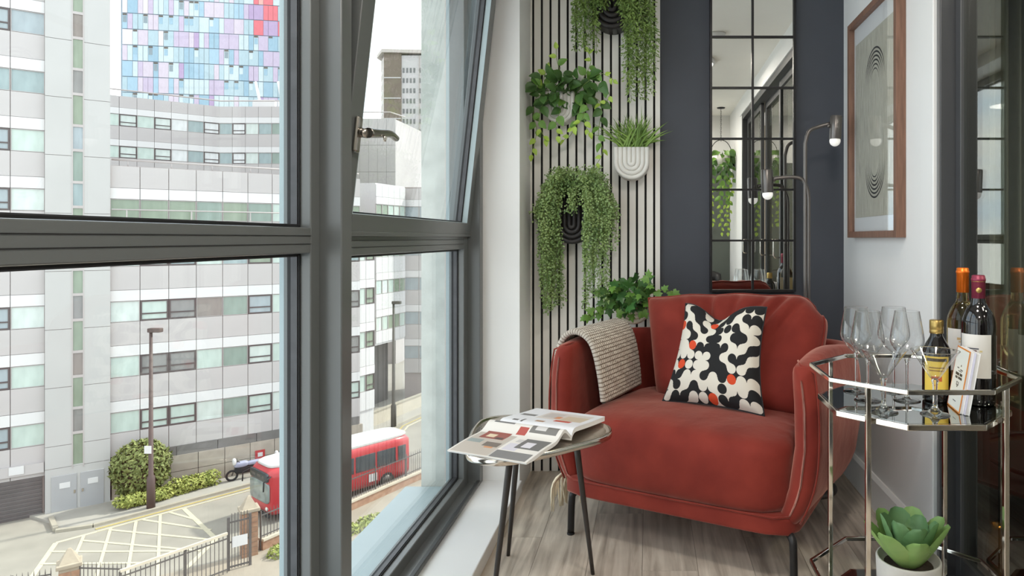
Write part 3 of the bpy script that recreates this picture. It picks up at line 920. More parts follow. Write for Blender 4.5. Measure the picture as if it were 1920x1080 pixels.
mb = MB(); mb.grid(lambda i, j: pil_pt(2 * i - 1, 2 * j - 1, 1), 30, 30, uv=True)
mb.build('front_cover', 'dot_print', pil, world=True)
mb = MB(); mb.grid(lambda i, j: pil_pt(1 - 2 * i, 2 * j - 1, -1), 30, 30)
mb.build('back_cover', 'pillow_black', pil, world=True)
loop = [pil_pt(-1 + 2 * i / 16, -1, 1) for i in range(16)] + [pil_pt(1, -1 + 2 * i / 16, 1) for i in range(16)] + \
       [pil_pt(1 - 2 * i / 16, 1, 1) for i in range(16)] + [pil_pt(-1, 1 - 2 * i / 16, 1) for i in range(16)]
MB().tube(loop, 0.003, 6, closed=True).build('piping', 'pillow_black', pil, world=True)

# knitted throw over the left arm
def knit_mat():
    m, nt, b = _base('knit')
    uv = nt.nodes.new('ShaderNodeUVMap')
    mp = nt.nodes.new('ShaderNodeMapping'); mp.inputs['Scale'].default_value = (24, 56, 1)
    nt.links.new(uv.outputs[0], mp.inputs['Vector'])
    ck = nt.nodes.new('ShaderNodeTexBrick'); ck.inputs['Scale'].default_value = 1.0
    ck.inputs['Mortar Size'].default_value = 0.15; ck.inputs['Mortar Smooth'].default_value = 0.6
    ck.inputs['Brick Width'].default_value = 1.0; ck.inputs['Row Height'].default_value = 1.0
    ck.inputs['Color1'].default_value = rgb((232, 224, 212)); ck.inputs['Color2'].default_value = rgb((216, 206, 194)); ck.inputs['Mortar'].default_value = rgb((128, 112, 98))
    nt.links.new(mp.outputs[0], ck.inputs['Vector'])
    nt.links.new(ck.outputs['Color'], b.inputs['Base Color'])
    b.inputs['Roughness'].default_value = 0.95
    bp = nt.nodes.new('ShaderNodeBump'); bp.inputs['Strength'].default_value = 0.8; bp.inputs['Distance'].default_value = 0.004; bp.invert = True
    nt.links.new(ck.outputs['Fac'], bp.inputs['Height']); nt.links.new(bp.outputs[0], b.inputs['Normal'])
knit_mat()
M('fringe', (228, 216, 190), 0.9, noise=(60, 0.15), stretch=(1, 1, 0.1))
thr = thing('knitted_throw', 'folded cream and grey knitted throw draped over the armchair arm', 'blanket', CA, CANG)
ty0, ty1 = 0.075, 0.450
def throw_prof():
    """over the arm, from the inner hanging end to the outer end: (x, z)"""
    return [(0.150, 0.468), (0.146, 0.52), (0.138, 0.58), (0.126, 0.64), (0.108, 0.688), (0.080, 0.716), (0.045, 0.727), (0.010, 0.716),
            (-0.020, 0.680), (-0.038, 0.62), (-0.046, 0.54), (-0.048, 0.45), (-0.040, 0.36), (-0.022, 0.28), (0.006, 0.215), (0.018, 0.188)]
tp = bez([(a, 0, b) for a, b in throw_prof()], 3)
def thr_pt(i, j, off):
    f = j * (len(tp) - 1); k = min(int(f), len(tp) - 2); t = f - k
    p = tp[k].lerp(tp[k + 1], t); d = (tp[k + 1] - tp[k]).normalized()
    nr = Vector((d.z, 0, -d.x))          # outward
    if nr.dot(p - Vector((0.05, 0, 0.45))) < 0: nr = -nr
    y = lerp(ty0, ty1, i) + (0.035 * (1 - j * 2.2) * (1 - i) if j < 0.45 else 0)
    ridge = 0.0015 * math.sin(i * 130) * math.sin(j * 230)
    q = p + nr * (off + (ridge if off > 0 else 0)); q.y = y
    q.x -= FL * max(0.0, min(1.0, (y - HT) / (0.50 - HT))) ** 1.3
    return q
mb = MB()
mb.grid(lambda i, j: thr_pt(i, j, 0.011), 60, 90, uv=True)
mb.grid(lambda i, j: thr_pt(1 - i, j, -0.009), 20, 90, uv=True)
# rolled edges
for e in (0, 1):
    mb.grid(lambda i, j: thr_pt(e, j, 0) + Vector((0, (1 if e else -1) * 0.011 * math.sin(i * PI), 0)) + (thr_pt(e, j, 0.011) - thr_pt(e, j, 0)) * math.cos(i * PI), 8, 90, uv=True)
    mb.grid(lambda i, j: thr_pt(i, e, 0) + (Vector((0, 0, -0.009 * math.sin(j * PI)))) + (thr_pt(i, e, 0.011) - thr_pt(i, e, 0)) * math.cos(j * PI), 60, 8, uv=True)
mb.build('knit_cloth', 'knit', thr)
random.seed(9)
for k in range(44):
    yy = lerp(0.0, 0.30, k / 43)
    L = random.uniform(0.06, 0.135)
    dx, dy = random.uniform(-0.02, 0.02), random.uniform(-0.02, 0.02)
    p = bez([(0.010, max(yy, ty0 + 0.004), 0.205), (0.002 + dx * 0.4, yy + dy * 0.3, 0.172), (0.004 + dx, yy + dy, 0.188 - L)], 4)
    MB().tube(p, [0.0026 + 0.0016 * math.sin(PI * i / (len(p) - 1)) for i in range(len(p))], 6).build('tassel', 'fringe', thr)
# ================================================================ SIDE TABLE AND MAGAZINE
TZ = 0.48
tbl = thing('side_table', 'hammered nickel side table with three dark tapered legs', 'table', (-0.36, 2.04, 0))
ctrl = [(-0.112, 2.085), (-0.135, 2.16), (-0.23, 2.215), (-0.36, 2.255), (-0.48, 2.272), (-0.548, 2.235), (-0.560, 2.15), (-0.545, 2.02),
        (-0.525, 1.91), (-0.485, 1.835), (-0.40, 1.812), (-0.31, 1.86), (-0.21, 1.945), (-0.135, 2.02)]
n_ = len(ctrl)
outl = []
cv_ = [Vector((a, b, 0)) for a, b in ctrl]
for i in range(n_):
    for k in range(6):
        t = k / 6
        a, b, c, d = cv_[i - 1], cv_[i], cv_[(i + 1) % n_], cv_[(i + 2) % n_]
        outl.append(0.5 * ((2 * b) + (c - a) * t + (2 * a - 5 * b + 4 * c - d) * t * t + (3 * b - a - 3 * c + d) * t ** 3))
cen = sum(outl, Vector()) / len(outl)
def ring(s_, z): return [(cen.x + (p.x - cen.x) * s_, cen.y + (p.y - cen.y) * s_, z) for p in outl]
mb = MB(); N = len(outl)
rings = [ring(0.0001, TZ - 0.006), ring(0.5, TZ - 0.006), ring(0.93, TZ - 0.006)]
vs = sum(rings, []); fs = []
for r in range(len(rings) - 1):
    for i in range(N):
        fs.append((r * N + i, r * N + (i + 1) % N, (r + 1) * N + (i + 1) % N, (r + 1) * N + i))
mb.add(vs, fs, True); mb.build('tabletop', 'nickel', tbl, world=True)
rings = [ring(0.92, TZ - 0.006), ring(0.955, TZ - 0.003), ring(0.975, TZ), ring(0.993, TZ - 0.002), ring(1.0, TZ - 0.010), ring(0.993, TZ - 0.019), ring(0.97, TZ - 0.022), ring(0.0001, TZ - 0.022)]
mb = MB(); vs = sum(rings, []); fs = []
for r in range(len(rings) - 1):
    for i in range(N):
        fs.append((r * N + i, r * N + (i + 1) % N, (r + 1) * N + (i + 1) % N, (r + 1) * N + i))
mb.add(vs, fs, True); mb.build('rim', 'nickel_rim', tbl, world=True)
M('dark_leg', (66, 62, 60), 0.4, metal=0.5, noise=(10, 0.08))
for top, foot in (((-0.226, 2.08), (-0.177, 2.143)), ((-0.42, 2.17), (-0.476, 2.27)), ((-0.397, 1.93), (-0.444, 1.88))):
    p = [Vector((top[0], top[1], TZ - 0.02)).lerp(Vector((foot[0], foot[1], 0)), i / 6) for i in range(7)]
    MB().tube(p, [lerp(0.0105, 0.0062, i / 6) for i in range(7)], 12).build('leg', 'dark_leg', tbl, world=True)

g0 = Vector((-0.470, 2.09, TZ)); ge = Vector((0.913, -0.407, 0)); gn = Vector((0.407, 0.913, 0))
PLn = 0.265
mag = thing('open_magazine', 'open interiors magazine lying across the metal side table', 'magazine', g0 - Vector((0, 0, 0.002)))
W1, W2 = 0.235, 0.215
def near_z(t): return 0.002 + 0.026 * math.exp(-((t - 0.16) / 0.13) ** 2) * (1 - math.exp(-t * 22)) + 0.010 * (1 - t) + 0.008 * math.sin(t * PI)
def far_z(t): return 0.004 + 0.030 * (1 - math.exp(-t * 26)) * math.exp(-t * 0.9)
grey, dk, red_, tan, wh, lil = (150, 146, 142), (92, 90, 90), (176, 74, 62), (196, 176, 152), (236, 234, 232), (208, 204, 214)
pg1 = print_mat('print_page_near', (226, 221, 215), [
    (0.02, 0.02, 0.50, 0.62, (190, 180, 170)), (0.10, 0.45, 0.42, 0.66, (150, 84, 74)), (0.16, 0.50, 0.27, 0.60, (224, 205, 175)), (0.30, 0.46, 0.40, 0.52, (84, 70, 66)),
    (0.04, 0.30, 0.22, 0.40, (150, 158, 156)), (0.28, 0.24, 0.48, 0.36, (120, 110, 102)), (0.33, 0.20, 0.44, 0.24, (206, 150, 110)),
    (0.505, 0.02, 0.51, 0.62, dk), (0.52, 0.02, 0.97, 0.20, (128, 126, 126)), (0.55, 0.22, 0.72, 0.42, lil), (0.66, 0.30, 0.97, 0.60, (112, 110, 110)), (0.72, 0.34, 0.84, 0.50, (216, 212, 220)),
    (0.58, 0.46, 0.66, 0.56, (200, 196, 196)), (0.46, 0.66, 0.58, 0.78, red_), (0.08, 0.80, 0.36, 0.86, (120, 118, 118)), (0.60, 0.72, 0.95, 0.92, (120, 116, 112)), (0.66, 0.76, 0.80, 0.86, (206, 202, 200))])
pg2 = print_mat('print_page_far', (228, 228, 232), [
    (0.14, 0.10, 0.22, 0.16, dk), (0.26, 0.08, 0.29, 0.22, dk), (0.42, 0.16, 0.54, 0.24, (170, 130, 100)), (0.05, 0.46, 0.26, 0.58, (130, 128, 128)),
    (0.30, 0.40, 0.92, 0.86, (214, 206, 200)), (0.60, 0.30, 0.82, 0.40, (196, 92, 76)), (0.62, 0.42, 0.92, 0.72, (206, 190, 168)), (0.34, 0.50, 0.56, 0.80, (196, 190, 186)), (0.52, 0.48, 0.60, 0.62, (214, 150, 110))])
mb = MB()
mb.grid(lambda u, v: ge * u * PLn - gn * W1 * (1 - v) + Vector((0, 0, 0.004 + near_z(1 - v))), 8, 36, uv=True)
mb.build('page_near', pg1, mag)
mb = MB()
mb.grid(lambda u, v: ge * u * PLn + gn * W2 * v + Vector((0, 0, 0.004 + far_z(v))), 8, 36, uv=True)
mb.build('page_far', pg2, mag)
# page blocks below the printed leaves
for sgn, Wd, fz, nm in ((-1, W1, near_z, 'page_block'), (1, W2, far_z, 'page_block')):
    mb = MB()
    def top(u, v): return ge * (u * PLn) + gn * sgn * Wd * v * 0.995 + Vector((0, 0, 0.0035 + fz(v)))
    def bot(u, v): return ge * (u * PLn) + gn * sgn * Wd * v * 0.985 + Vector((0, 0, max(0.001, fz(v) - (0.010 if sgn > 0 else 0.006))))
    mb.grid(top, 4, 24); mb.grid(bot, 4, 24)
    for u in (0, 1): mb.grid(lambda i, j: top(u, i).lerp(bot(u, i), j), 24, 1, smooth=False)
    mb.grid(lambda i, j: top(i, 1).lerp(bot(i, 1), j), 4, 1, smooth=False)
    mb.build(nm, 'paper', mag)
MB().tube([ge * (u / 4 * PLn) + Vector((0, 0, 0.0045)) for u in range(5)], 0.0035, 6).build('spine', 'paper', mag)

# ================================================================ BAR CART
CX, CY = 0.715, 1.82
def octo(w, z, cx=0, cy=0):
    q = w * 0.41421
    return [(cx + a, cy + b, z) for a, b in ((-q, -w), (q, -w), (w, -q), (w, q), (q, w), (-q, w), (-w, q), (-w, -q))]
cart = thing('bar_cart', 'octagonal chrome drinks trolley with mirrored glass shelves', 'trolley', (CX, CY, 0))
def octo_ring(w, z, r):
    mb = MB()
    P = octo(w, z)
    for i in range(8):
        a, b = Vector(P[i]), Vector(P[(i + 1) % 8])
        d = (b - a).normalized()
        mb.bar(a - d * r * 0.4, b + d * r * 0.4, r * 1.6, r * 2)
    return mb
M('shelf_mirror', (176, 180, 178), 0.02, metal=1.0, noise=(3, 0.01))
octo_ring(0.245, 0.716, 0.0058).build('guard_rail', 'chrome', cart, bevel=0.002)
sh = octo_ring(0.222, 0.627, 0.0075).build('shelf', 'chrome', cart, bevel=0.002)
MB().prism([(a, b) for a, b, c in octo(0.219, 0)], 0.628, 0.635).build('mirror_glass', 'shelf_mirror', sh)
octo_ring(0.245, 0.150, 0.0058).build('guard_rail', 'chrome', cart, bevel=0.002)
sh2 = octo_ring(0.222, 0.058, 0.0075).build('shelf', 'chrome', cart, bevel=0.002)
MB().prism([(a, b) for a, b, c in octo(0.219, 0)], 0.059, 0.066).build('mirror_glass', 'shelf_mirror', sh2)
for a in (-1, 1):
    for b in (-1, 1):
        lx, ly = a * 0.1705, b * 0.1705
        lg = MB().box(lx - 0.0065, lx + 0.0065, ly - 0.0065, ly + 0.0065, 0.02, 0.712).build('leg', 'chrome', cart, bevel=0.002)
        MB().sphere((lx, ly, 0.011), 0.011, 12, 8).build('caster', 'gasket', lg)
SZ = 0.635
# ---- drinking glasses
M('clear_glass', (255, 255, 255), 0.0, trans=1.0, ior=1.46, noise=(1, 0.0))
def smooth_prof(P, n=5):
    return [(max(q.x, 0), q.z) for q in bez([(a, 0, b) for a, b in P], n)]
pane_mat('thin_glass', (250, 251, 251), 0.055, 2.2)
def wine_glass(root):
    st = [(0.0, 0.0), (0.034, 0.0), (0.036, 0.0015), (0.034, 0.0028)] + smooth_prof([(0.034, 0.0028), (0.012, 0.006), (0.0045, 0.016), (0.0036, 0.05), (0.0042, 0.10), (0.0075, 0.1125)], 5)[1:] + [(0.004, 0.1145), (0.0, 0.115)]
    MB().lathe(st, 28).build('stem', 'clear_glass', root)
    up = smooth_prof([(0.0, 0.1150), (0.008, 0.116), (0.026, 0.132), (0.0435, 0.158), (0.043, 0.185), (0.036, 0.225), (0.0325, 0.2455)], 5)
    b = MB().lathe(up, 40).build('bowl', 'thin_glass', root)
    MB().tube([(0.0325 * math.cos(a * PI / 18), 0.0325 * math.sin(a * PI / 18), 0.2455) for a in range(36)], 0.0007, 5, closed=True).build('rim', 'clear_glass', b)
def martini_glass(root):
    st = [(0.0, 0.0), (0.034, 0.0), (0.036, 0.0015), (0.034, 0.003)] + smooth_prof([(0.034, 0.003), (0.018, 0.008), (0.007, 0.020), (0.0055, 0.045), (0.0065, 0.075), (0.0095, 0.086)], 5)[1:] + [(0.005, 0.0905), (0.0, 0.0915)]
    MB().lathe(st, 28).build('stem', 'clear_glass', root)
    up = smooth_prof([(0.0, 0.0915), (0.010, 0.092), (0.018, 0.102), (0.037, 0.131), (0.0585, 0.1625)], 5)
    b = MB().lathe(up, 40).build('bowl', 'thin_glass', root)
    MB().tube([(0.0585 * math.cos(a * PI / 18), 0.0585 * math.sin(a * PI / 18), 0.1625) for a in range(36)], 0.0008, 5, closed=True).build('rim', 'clear_glass', b)
first = None
for (x, y, lb) in ((0.604, 1.935, 'stemmed wine glass in the back row, standing farther from the wine bottles'), (0.603, 1.83, 'stemmed wine glass in the front row, standing farther from the wine bottles'),
                   (0.713, 1.935, 'stemmed wine glass in the back row, standing closer to the wine bottles'), (0.711, 1.83, 'stemmed wine glass in the front row, standing closer to the wine bottles')):
    if first is None:
        first = thing('wine_glass', lb, 'wine glass', (x, y, SZ - 0.0002), group='wine glasses on the trolley'); wine_glass(first)
    else:
        dup(first, (x, y, SZ - 0.0002))['label'] = lb
first = None
for (x, y, lb) in ((0.604, 1.708, 'conical martini glass in front of the stemmed wine glasses'), (0.725, 1.684, 'conical martini glass in front of the gold-capped bottle')):
    if first is None:
        first = thing('martini_glass', lb, 'martini glass', (x, y, SZ - 0.0002), group='martini glasses on the trolley'); martini_glass(first)
    else:
        dup(first, (x, y, SZ - 0.0002))['label'] = lb

# ---- bottles
M('white_wine', (236, 214, 150), 0.02, trans=1.0, ior=1.36, noise=(1, 0.0))
M('bottle_black', (16, 13, 14), 0.05, spec=0.7, coat=0.5, noise=(2, 0.1))
M('bottle_dark', (22, 18, 18), 0.06, spec=0.6, coat=0.4, noise=(2, 0.1))
M('foil_orange', (226, 112, 28), 0.35, metal=0.5, noise=(6, 0.06))
M('foil_plum', (138, 52, 74), 0.4, metal=0.3, noise=(6, 0.06))
M('foil_gold', (190, 160, 96), 0.3, metal=0.85, noise=(6, 0.08))
M('label_yellow_plain', (226, 190, 70), 0.5, noise=(20, 0.05))
lab_r = print_mat('label_red_wine', (222, 218, 212), [(0.20, 0.66, 0.62, 0.69, (80, 80, 92)), (0.26, 0.60, 0.56, 0.645, (122, 96, 96)), (0.22, 0.56, 0.60, 0.57, (70, 70, 80)), (0.64, 0.60, 0.72, 0.64, (214, 196, 140))])
lab_w = print_mat('label_white_wine', (224, 219, 214), [(0.30, 0.74, 0.42, 0.80, (206, 172, 120)), (0.34, 0.68, 0.40, 0.72, (210, 180, 140)), (0.18, 0.47, 0.24, 0.51, (92, 90, 92)), (0.30, 0.47, 0.36, 0.51, (92, 90, 92)), (0.42, 0.47, 0.48, 0.51, (92, 90, 92)), (0.54, 0.47, 0.60, 0.51, (196, 150, 70))])
lab_y = print_mat('label_yellow', (226, 192, 78), [(0.1, 0.86, 0.9, 0.95, (70, 52, 24)), (0.2, 0.66, 0.8, 0.70, (150, 110, 40)), (0.2, 0.58, 0.8, 0.62, (150, 110, 40)), (0.3, 0.30, 0.7, 0.44, (190, 90, 40))])
def label_patch(r, z0, z1, a0, a1, n=20):
    mb = MB()
    mb.grid(lambda u, v: (r * math.cos(R(lerp(a0, a1, u))), r * math.sin(R(lerp(a0, a1, u))), lerp(z0, z1, v)), n, 2, uv=True)
    mb.grid(lambda u, v: ((r - 0.0006) * math.cos(R(lerp(a1, a0, u))), (r - 0.0006) * math.sin(R(lerp(a1, a0, u))), lerp(z0, z1, v)), n, 2)
    return mb
def cap_prof(r, z0, z1):
    return [(r - 0.002, z0), (r, z0 + 0.0005), (r, z1 - 0.016), (r + 0.0012, z1 - 0.015), (r + 0.0012, z1 - 0.009), (r - 0.0004, z1 - 0.008), (r - 0.0006, z1 - 0.002), (r - 0.003, z1), (0.0, z1)]
bt = thing('wine_bottle', 'white wine bottle with an orange foil neck', 'bottle', (0.893, 1.892, SZ))
MB().lathe([(0, 0.006), (0.036, 0.0), (0.041, 0.004), (0.042, 0.02), (0.042, 0.20)] + smooth_prof([(0.042, 0.20), (0.040, 0.222), (0.030, 0.248), (0.0185, 0.266), (0.0150, 0.285)], 5)[1:] + [(0.0145, 0.355), (0, 0.355)], 36).build('glass_body', 'white_wine', bt)
MB().lathe(cap_prof(0.0165, 0.292, 0.362), 28).build('foil', 'foil_orange', bt)
label_patch(0.0424, 0.075, 0.192, 180, 330).build('label', lab_w, bt)
bt = thing('wine_bottle', 'red wine bottle with a plum foil neck', 'bottle', (0.892, 1.80, SZ))
MB().lathe([(0, 0.006), (0.037, 0.0), (0.0425, 0.004), (0.0432, 0.02), (0.0432, 0.205)] + smooth_prof([(0.0432, 0.205), (0.042, 0.225), (0.034, 0.248), (0.021, 0.268), (0.0160, 0.29)], 5)[1:] + [(0.0155, 0.34), (0, 0.34)], 36).build('glass_body', 'bottle_black', bt)
fo = MB().lathe(cap_prof(0.0172, 0.278, 0.346), 28).build('foil', 'foil_plum', bt)
MB().lathe([(0.0, 0), (0.0075, 0), (0.0068, 0.0012), (0, 0.0012)], 16).xform(Matrix.Translation((-0.0065, -0.0158, 0.306)) @ Matrix.Rotation(R(-22), 4, 'Z') @ Matrix.Rotation(R(90), 4, 'X')).build('crest', 'foil_gold', fo)
MB().tube([(0.0176 * math.cos(a * PI / 12), 0.0176 * math.sin(a * PI / 12), 0.329) for a in range(24)], 0.0006, 5, closed=True).build('gold_band', 'foil_gold', fo)
label_patch(0.0436, 0.075, 0.190, 175, 288).build('label', lab_r, bt)
label_patch(0.0436, 0.07, 0.185, 325, 400).build('rear_label', 'paper', bt)
bt = thing('liqueur_bottle', 'small dark bottle with gold screw cap and yellow label', 'bottle', (0.794, 1.835, SZ))
MB().lathe([(0, 0.004), (0.032, 0.0), (0.036, 0.004), (0.037, 0.02), (0.037, 0.125)] + smooth_prof([(0.037, 0.125), (0.034, 0.145), (0.023, 0.165), (0.0165, 0.178), (0.0160, 0.19)], 4)[1:] + [(0.0155, 0.2), (0, 0.2)], 32).build('glass_body', 'bottle_dark', bt)
cp = MB().lathe([(0.0155, 0.184), (0.0183, 0.1845), (0.0183, 0.193), (0.0178, 0.194), (0.0178, 0.196), (0.0184, 0.197), (0.0184, 0.219), (0.0168, 0.221), (0, 0.221)], 26).build('screw_cap', 'foil_gold', bt)
label_patch(0.0374, 0.03, 0.125, 195, 300).build('label', lab_y, bt)

# ---- booklets leaning against the bottles
bk1 = print_mat('booklet_cover', (236, 236, 230), [
    (0.0, 0.0, 1, 0.022, (222, 138, 60)), (0.0, 0.978, 1, 1, (222, 138, 60)), (0.0, 0, 0.03, 1, (196, 96, 52)), (0.955, 0, 1, 1, (222, 138, 60)),
    (0.52, 0.70, 0.58, 0.73, (60, 60, 62)), (0.28, 0.655, 0.42, 0.675, (90, 90, 92)), (0.52, 0.64, 0.72, 0.66, (90, 90, 92)), (0.40, 0.615, 0.66, 0.63, (90, 90, 92)),
    (0.22, 0.545, 0.50, 0.59, (58, 58, 60)), (0.54, 0.55, 0.74, 0.595, (58, 58, 60)), (0.24, 0.49, 0.42, 0.53, (58, 58, 60)), (0.46, 0.495, 0.76, 0.535, (58, 58, 60)),
    (0.40, 0.39, 0.58, 0.45, (66, 68, 70)), (0.44, 0.405, 0.54, 0.44, (214, 214, 208)), (0.46, 0.36, 0.52, 0.39, (40, 40, 42)),
    (0.36, 0.13, 0.60, 0.145, (84, 84, 86))], rough=0.45)
M('cover_lilac', (206, 204, 220), 0.5, noise=(10, 0.03))
M('page_edges', (214, 212, 210), 0.8, noise=(260, 0.12), stretch=(1, 0.02, 0.02))
def booklet(label, loc, th, hgt, wid, cover, back_c, tilt=9.8):
    b = thing('booklet', label, 'book', loc, R(-9.5), 'booklets on the trolley')
    m = Matrix.Rotation(R(tilt), 4, 'Y')
    mb = MB()
    mb.add([(0, 0, 0), (0, -wid, 0), (0, -wid, hgt), (0, 0, hgt), (0.0015, 0, 0), (0.0015, -wid, 0), (0.0015, -wid, hgt), (0.0015, 0, hgt)],
           [(0, 1, 2, 3), (7, 6, 5, 4), (0, 4, 5, 1), (1, 5, 6, 2), (2, 6, 7, 3), (3, 7, 4, 0)], uvs=[(0, 0), (1, 0), (1, 1), (0, 1)] * 2)
    mb.xform(m).build('front_cover', cover, b)
    MB().box(0.0015, th - 0.0015, -wid + 0.0015, 0, 0.001, hgt - 0.0015).xform(m).build('pages', 'page_edges', b)
    MB().box(th - 0.0015, th, -wid, 0, 0, hgt).xform(m).build('back_cover', back_c, b)
    return b
booklet('white booklet with an orange-edged cover and a small drawn glass', (0.803, 1.790, SZ + 0.0015), 0.010, 0.160, 0.108, bk1, 'paper')
booklet('plain lilac-backed booklet leaning between the orange-edged booklet and the red wine', (0.8138, 1.790, SZ + 0.0015), 0.011, 0.158, 0.122, 'cover_lilac', 'paper')

# ---- succulent on the lower shelf
M('pot_concrete', (196, 192, 186), 0.8, noise=(20, 0.06), bump=(90, 0.15, 0.002))
M('soil', (52, 42, 34), 0.95, noise=(40, 0.3), bump=(80, 0.6, 0.006))
M('succulent', (160, 188, 112), 0.42, noise=(9, 0.14), c2=(126, 164, 92), spec=0.5)
M('succulent_dark', (126, 160, 108), 0.45, noise=(9, 0.16), c2=(98, 138, 92))
su = thing('potted_succulent', 'broad-leaved green succulent in a pale concrete pot on the lower trolley shelf', 'plant', (0.703, 1.80, 0.066))
MB().lathe([(0, 0), (0.074, 0), (0.078, 0.004), (0.084, 0.150), (0.082, 0.154), (0.078, 0.154), (0.0765, 0.135), (0, 0.135)], 40).build('pot', 'pot_concrete', su)
MB().lathe([(0, 0.138), (0.05, 0.137), (0.0765, 0.133)], 24).build('soil', 'soil', su)
def suc_leaf(L, Wd, cup, tipc):
    """thick pointed leaf along +x, growing from the origin"""
    mb = MB()
    def f(u, v, th):
        s_ = 2 * v - 1
        w = Wd * (u ** 0.45) * ((1 - u) ** 0.5) * 1.95 + 0.0004
        serr = 1 + 0.05 * math.sin(u * 55) * (u > 0.35)
        y = s_ * w * serr
        z = cup * (s_ * s_) * w + 0.18 * L * u * u + th * (1 - s_ * s_) * (1 - 0.7 * u)
        return (L * u, y, z)
    mb.grid(lambda u, v: f(u, v, 0.004), 22, 10)
    mb.grid(lambda u, v: f(u, 1 - v, -0.008), 22, 10)
    return mb
random.seed(21)
lf_big = suc_leaf(0.150, 0.040, 0.35, 0).mesh('leaf', 'succulent')
lf_mid = suc_leaf(0.130, 0.038, 0.5, 0).mesh('leaf', 'succulent_dark')
lf_in = suc_leaf(0.085, 0.026, 0.6, 0).mesh('leaf', 'succulent')
for k, (mesh, n, el, off) in enumerate(((lf_big, 7, 42, 0.2), (lf_mid, 6, 58, 0.65), (lf_in, 4, 74, 0.1))):
    for i in range(n):
        a = 2 * PI * i / n + off + random.uniform(-0.12, 0.12)
        m = Matrix.Translation((0.012 * math.cos(a), 0.012 * math.sin(a), 0.128 + 0.006 * k)) @ Matrix.Rotation(a, 4, 'Z') @ Matrix.Rotation(-R(el + random.uniform(-5, 6)), 4, 'Y') @ Matrix.Scale(random.uniform(0.92, 1.08), 4)
        lf = link_copy(mesh, 'leaf', su, mat=m)
# ================================================================ PLANTS ON THE RIBBED WALL
M('planter_white', (226, 224, 218), 0.55, noise=(10, 0.03), bump=(120, 0.08, 0.002))
M('planter_cream', (222, 210, 190), 0.6, noise=(10, 0.04))
M('planter_black', (38, 35, 34), 0.45, noise=(10, 0.1))
def leaf_mat(name, c, c2, rough=0.45):
    m = M(name, c, rough, noise=(14, 0.2), c2=c2, stretch=(1, 1, 1))
    b = m.node_tree.nodes['Principled BSDF']
    b.inputs['Subsurface Weight'].default_value = 0.0
leaf_mat('leaf_dark', (58, 92, 44), (82, 118, 52))
leaf_mat('leaf_mid', (88, 128, 52), (118, 156, 66))
leaf_mat('leaf_lime', (150, 182, 72), (184, 206, 92))
leaf_mat('leaf_pearl', (94, 122, 68), (150, 172, 108))
leaf_mat('leaf_willow', (88, 114, 56), (134, 158, 82))
leaf_mat('leaf_grass', (92, 124, 52), (136, 166, 78))
leaf_mat('leaf_ivy', (54, 96, 48), (84, 132, 66), 0.35)
M('stem_green', (120, 140, 70), 0.6, noise=(10, 0.1))
M('stem_brown', (92, 84, 52), 0.7, noise=(10, 0.1))
WY = YB - 0.020           # front of the slats
def wall_pt(px, py, D=3.04): return atD(px, py, D)
def planter(root, w, h, d, mat, nr=4):
    """arched wall planter: flat top, round bottom, nested U ridges; origin at its top centre on the wall"""
    r = w / 2; zc = -(h - r)
    poly = [(-r, 0)] + [(-r * math.cos(PI * i / 16), zc - r * math.sin(PI * i / 16)) for i in range(17)] + [(r, 0)]
    mb = MB()
    n = len(poly)
    dep = d * 0.8
    vs = [(a, 0, b) for a, b in poly] + [(a, -dep, b) for a, b in poly]
    fs = [tuple(range(n)), tuple(range(n, 2 * n))[::-1]] + [(i, i + 1, n + i + 1, n + i)[::-1] for i in range(n - 1)]
    # open top with an inner hollow
    q = 0.84
    i0 = len(vs)
    vs += [(-r * q, -0.006, 0), (r * q, -0.006, 0), (r * q, -dep + 0.006, 0), (-r * q, -dep + 0.006, 0),
           (-r * q, -0.006, -0.03), (r * q, -0.006, -0.03), (r * q, -dep + 0.006, -0.03), (-r * q, -dep + 0.006, -0.03)]
    fs += [(0, i0, i0 + 3, n), (n - 1, 2 * n - 1, i0 + 2, i0 + 1), (0, n - 1, i0 + 1, i0), (n, i0 + 3, i0 + 2, 2 * n - 1),
           (i0, i0 + 4, i0 + 7, i0 + 3), (i0 + 1, i0 + 2, i0 + 6, i0 + 5), (i0, i0 + 1, i0 + 5, i0 + 4), (i0 + 3, i0 + 7, i0 + 6, i0 + 2)]
    mb.add(vs, fs)
    body = mb.build('pot', mat, root, bevel=0.003)
    s_ = MB().box(-r * q, r * q, -dep + 0.006, -0.006, -0.032, -0.024); s_.build('soil', 'soil', root)
    tr = r / (2 * nr) * 1.02
    for k in range(nr):
        rk = r * (1 - (k + 0.5) / nr)
        P = [(-rk, -dep + 0.001, -0.001)] + [(-rk * math.cos(PI * i / 14), -dep + 0.001, zc - rk * math.sin(PI * i / 14)) for i in range(15)] + [(rk, -dep + 0.001, -0.001)]
        MB().tube(P, tr, 10).build('ridge', mat, root)
    return body
def ovate(L, W, fold=0.25, droop=0.25):
    mb = MB()
    def f(u, v):
        s_ = 2 * v - 1
        w = W / 2 * (math.sin(PI * u ** 0.72)) ** 0.85 if 0 < u < 1 else 0.0
        return (s_ * w, L * u, fold * abs(s_) * w - droop * L * u * u)
    return mb.grid(f, 8, 4)
def ivy_leaf(L, W):
    pts = [(0, 0), (0.30, -0.10), (0.50, 0.14), (0.30, 0.30), (0.46, 0.58), (0.20, 0.60), (0, 1.0), (-0.20, 0.60), (-0.46, 0.58), (-0.30, 0.30), (-0.50, 0.14), (-0.30, -0.10)]
    vs = [(0, 0.34 * L, 0.02 * L)] + [(a * W, b * L, -0.10 * L * (abs(a) * 1.6) - 0.12 * L * b * b) for a, b in pts]
    fs = [(0, 1 + i, 1 + (i + 1) % len(pts)) for i in range(len(pts))]
    return MB().add(vs, fs, True)
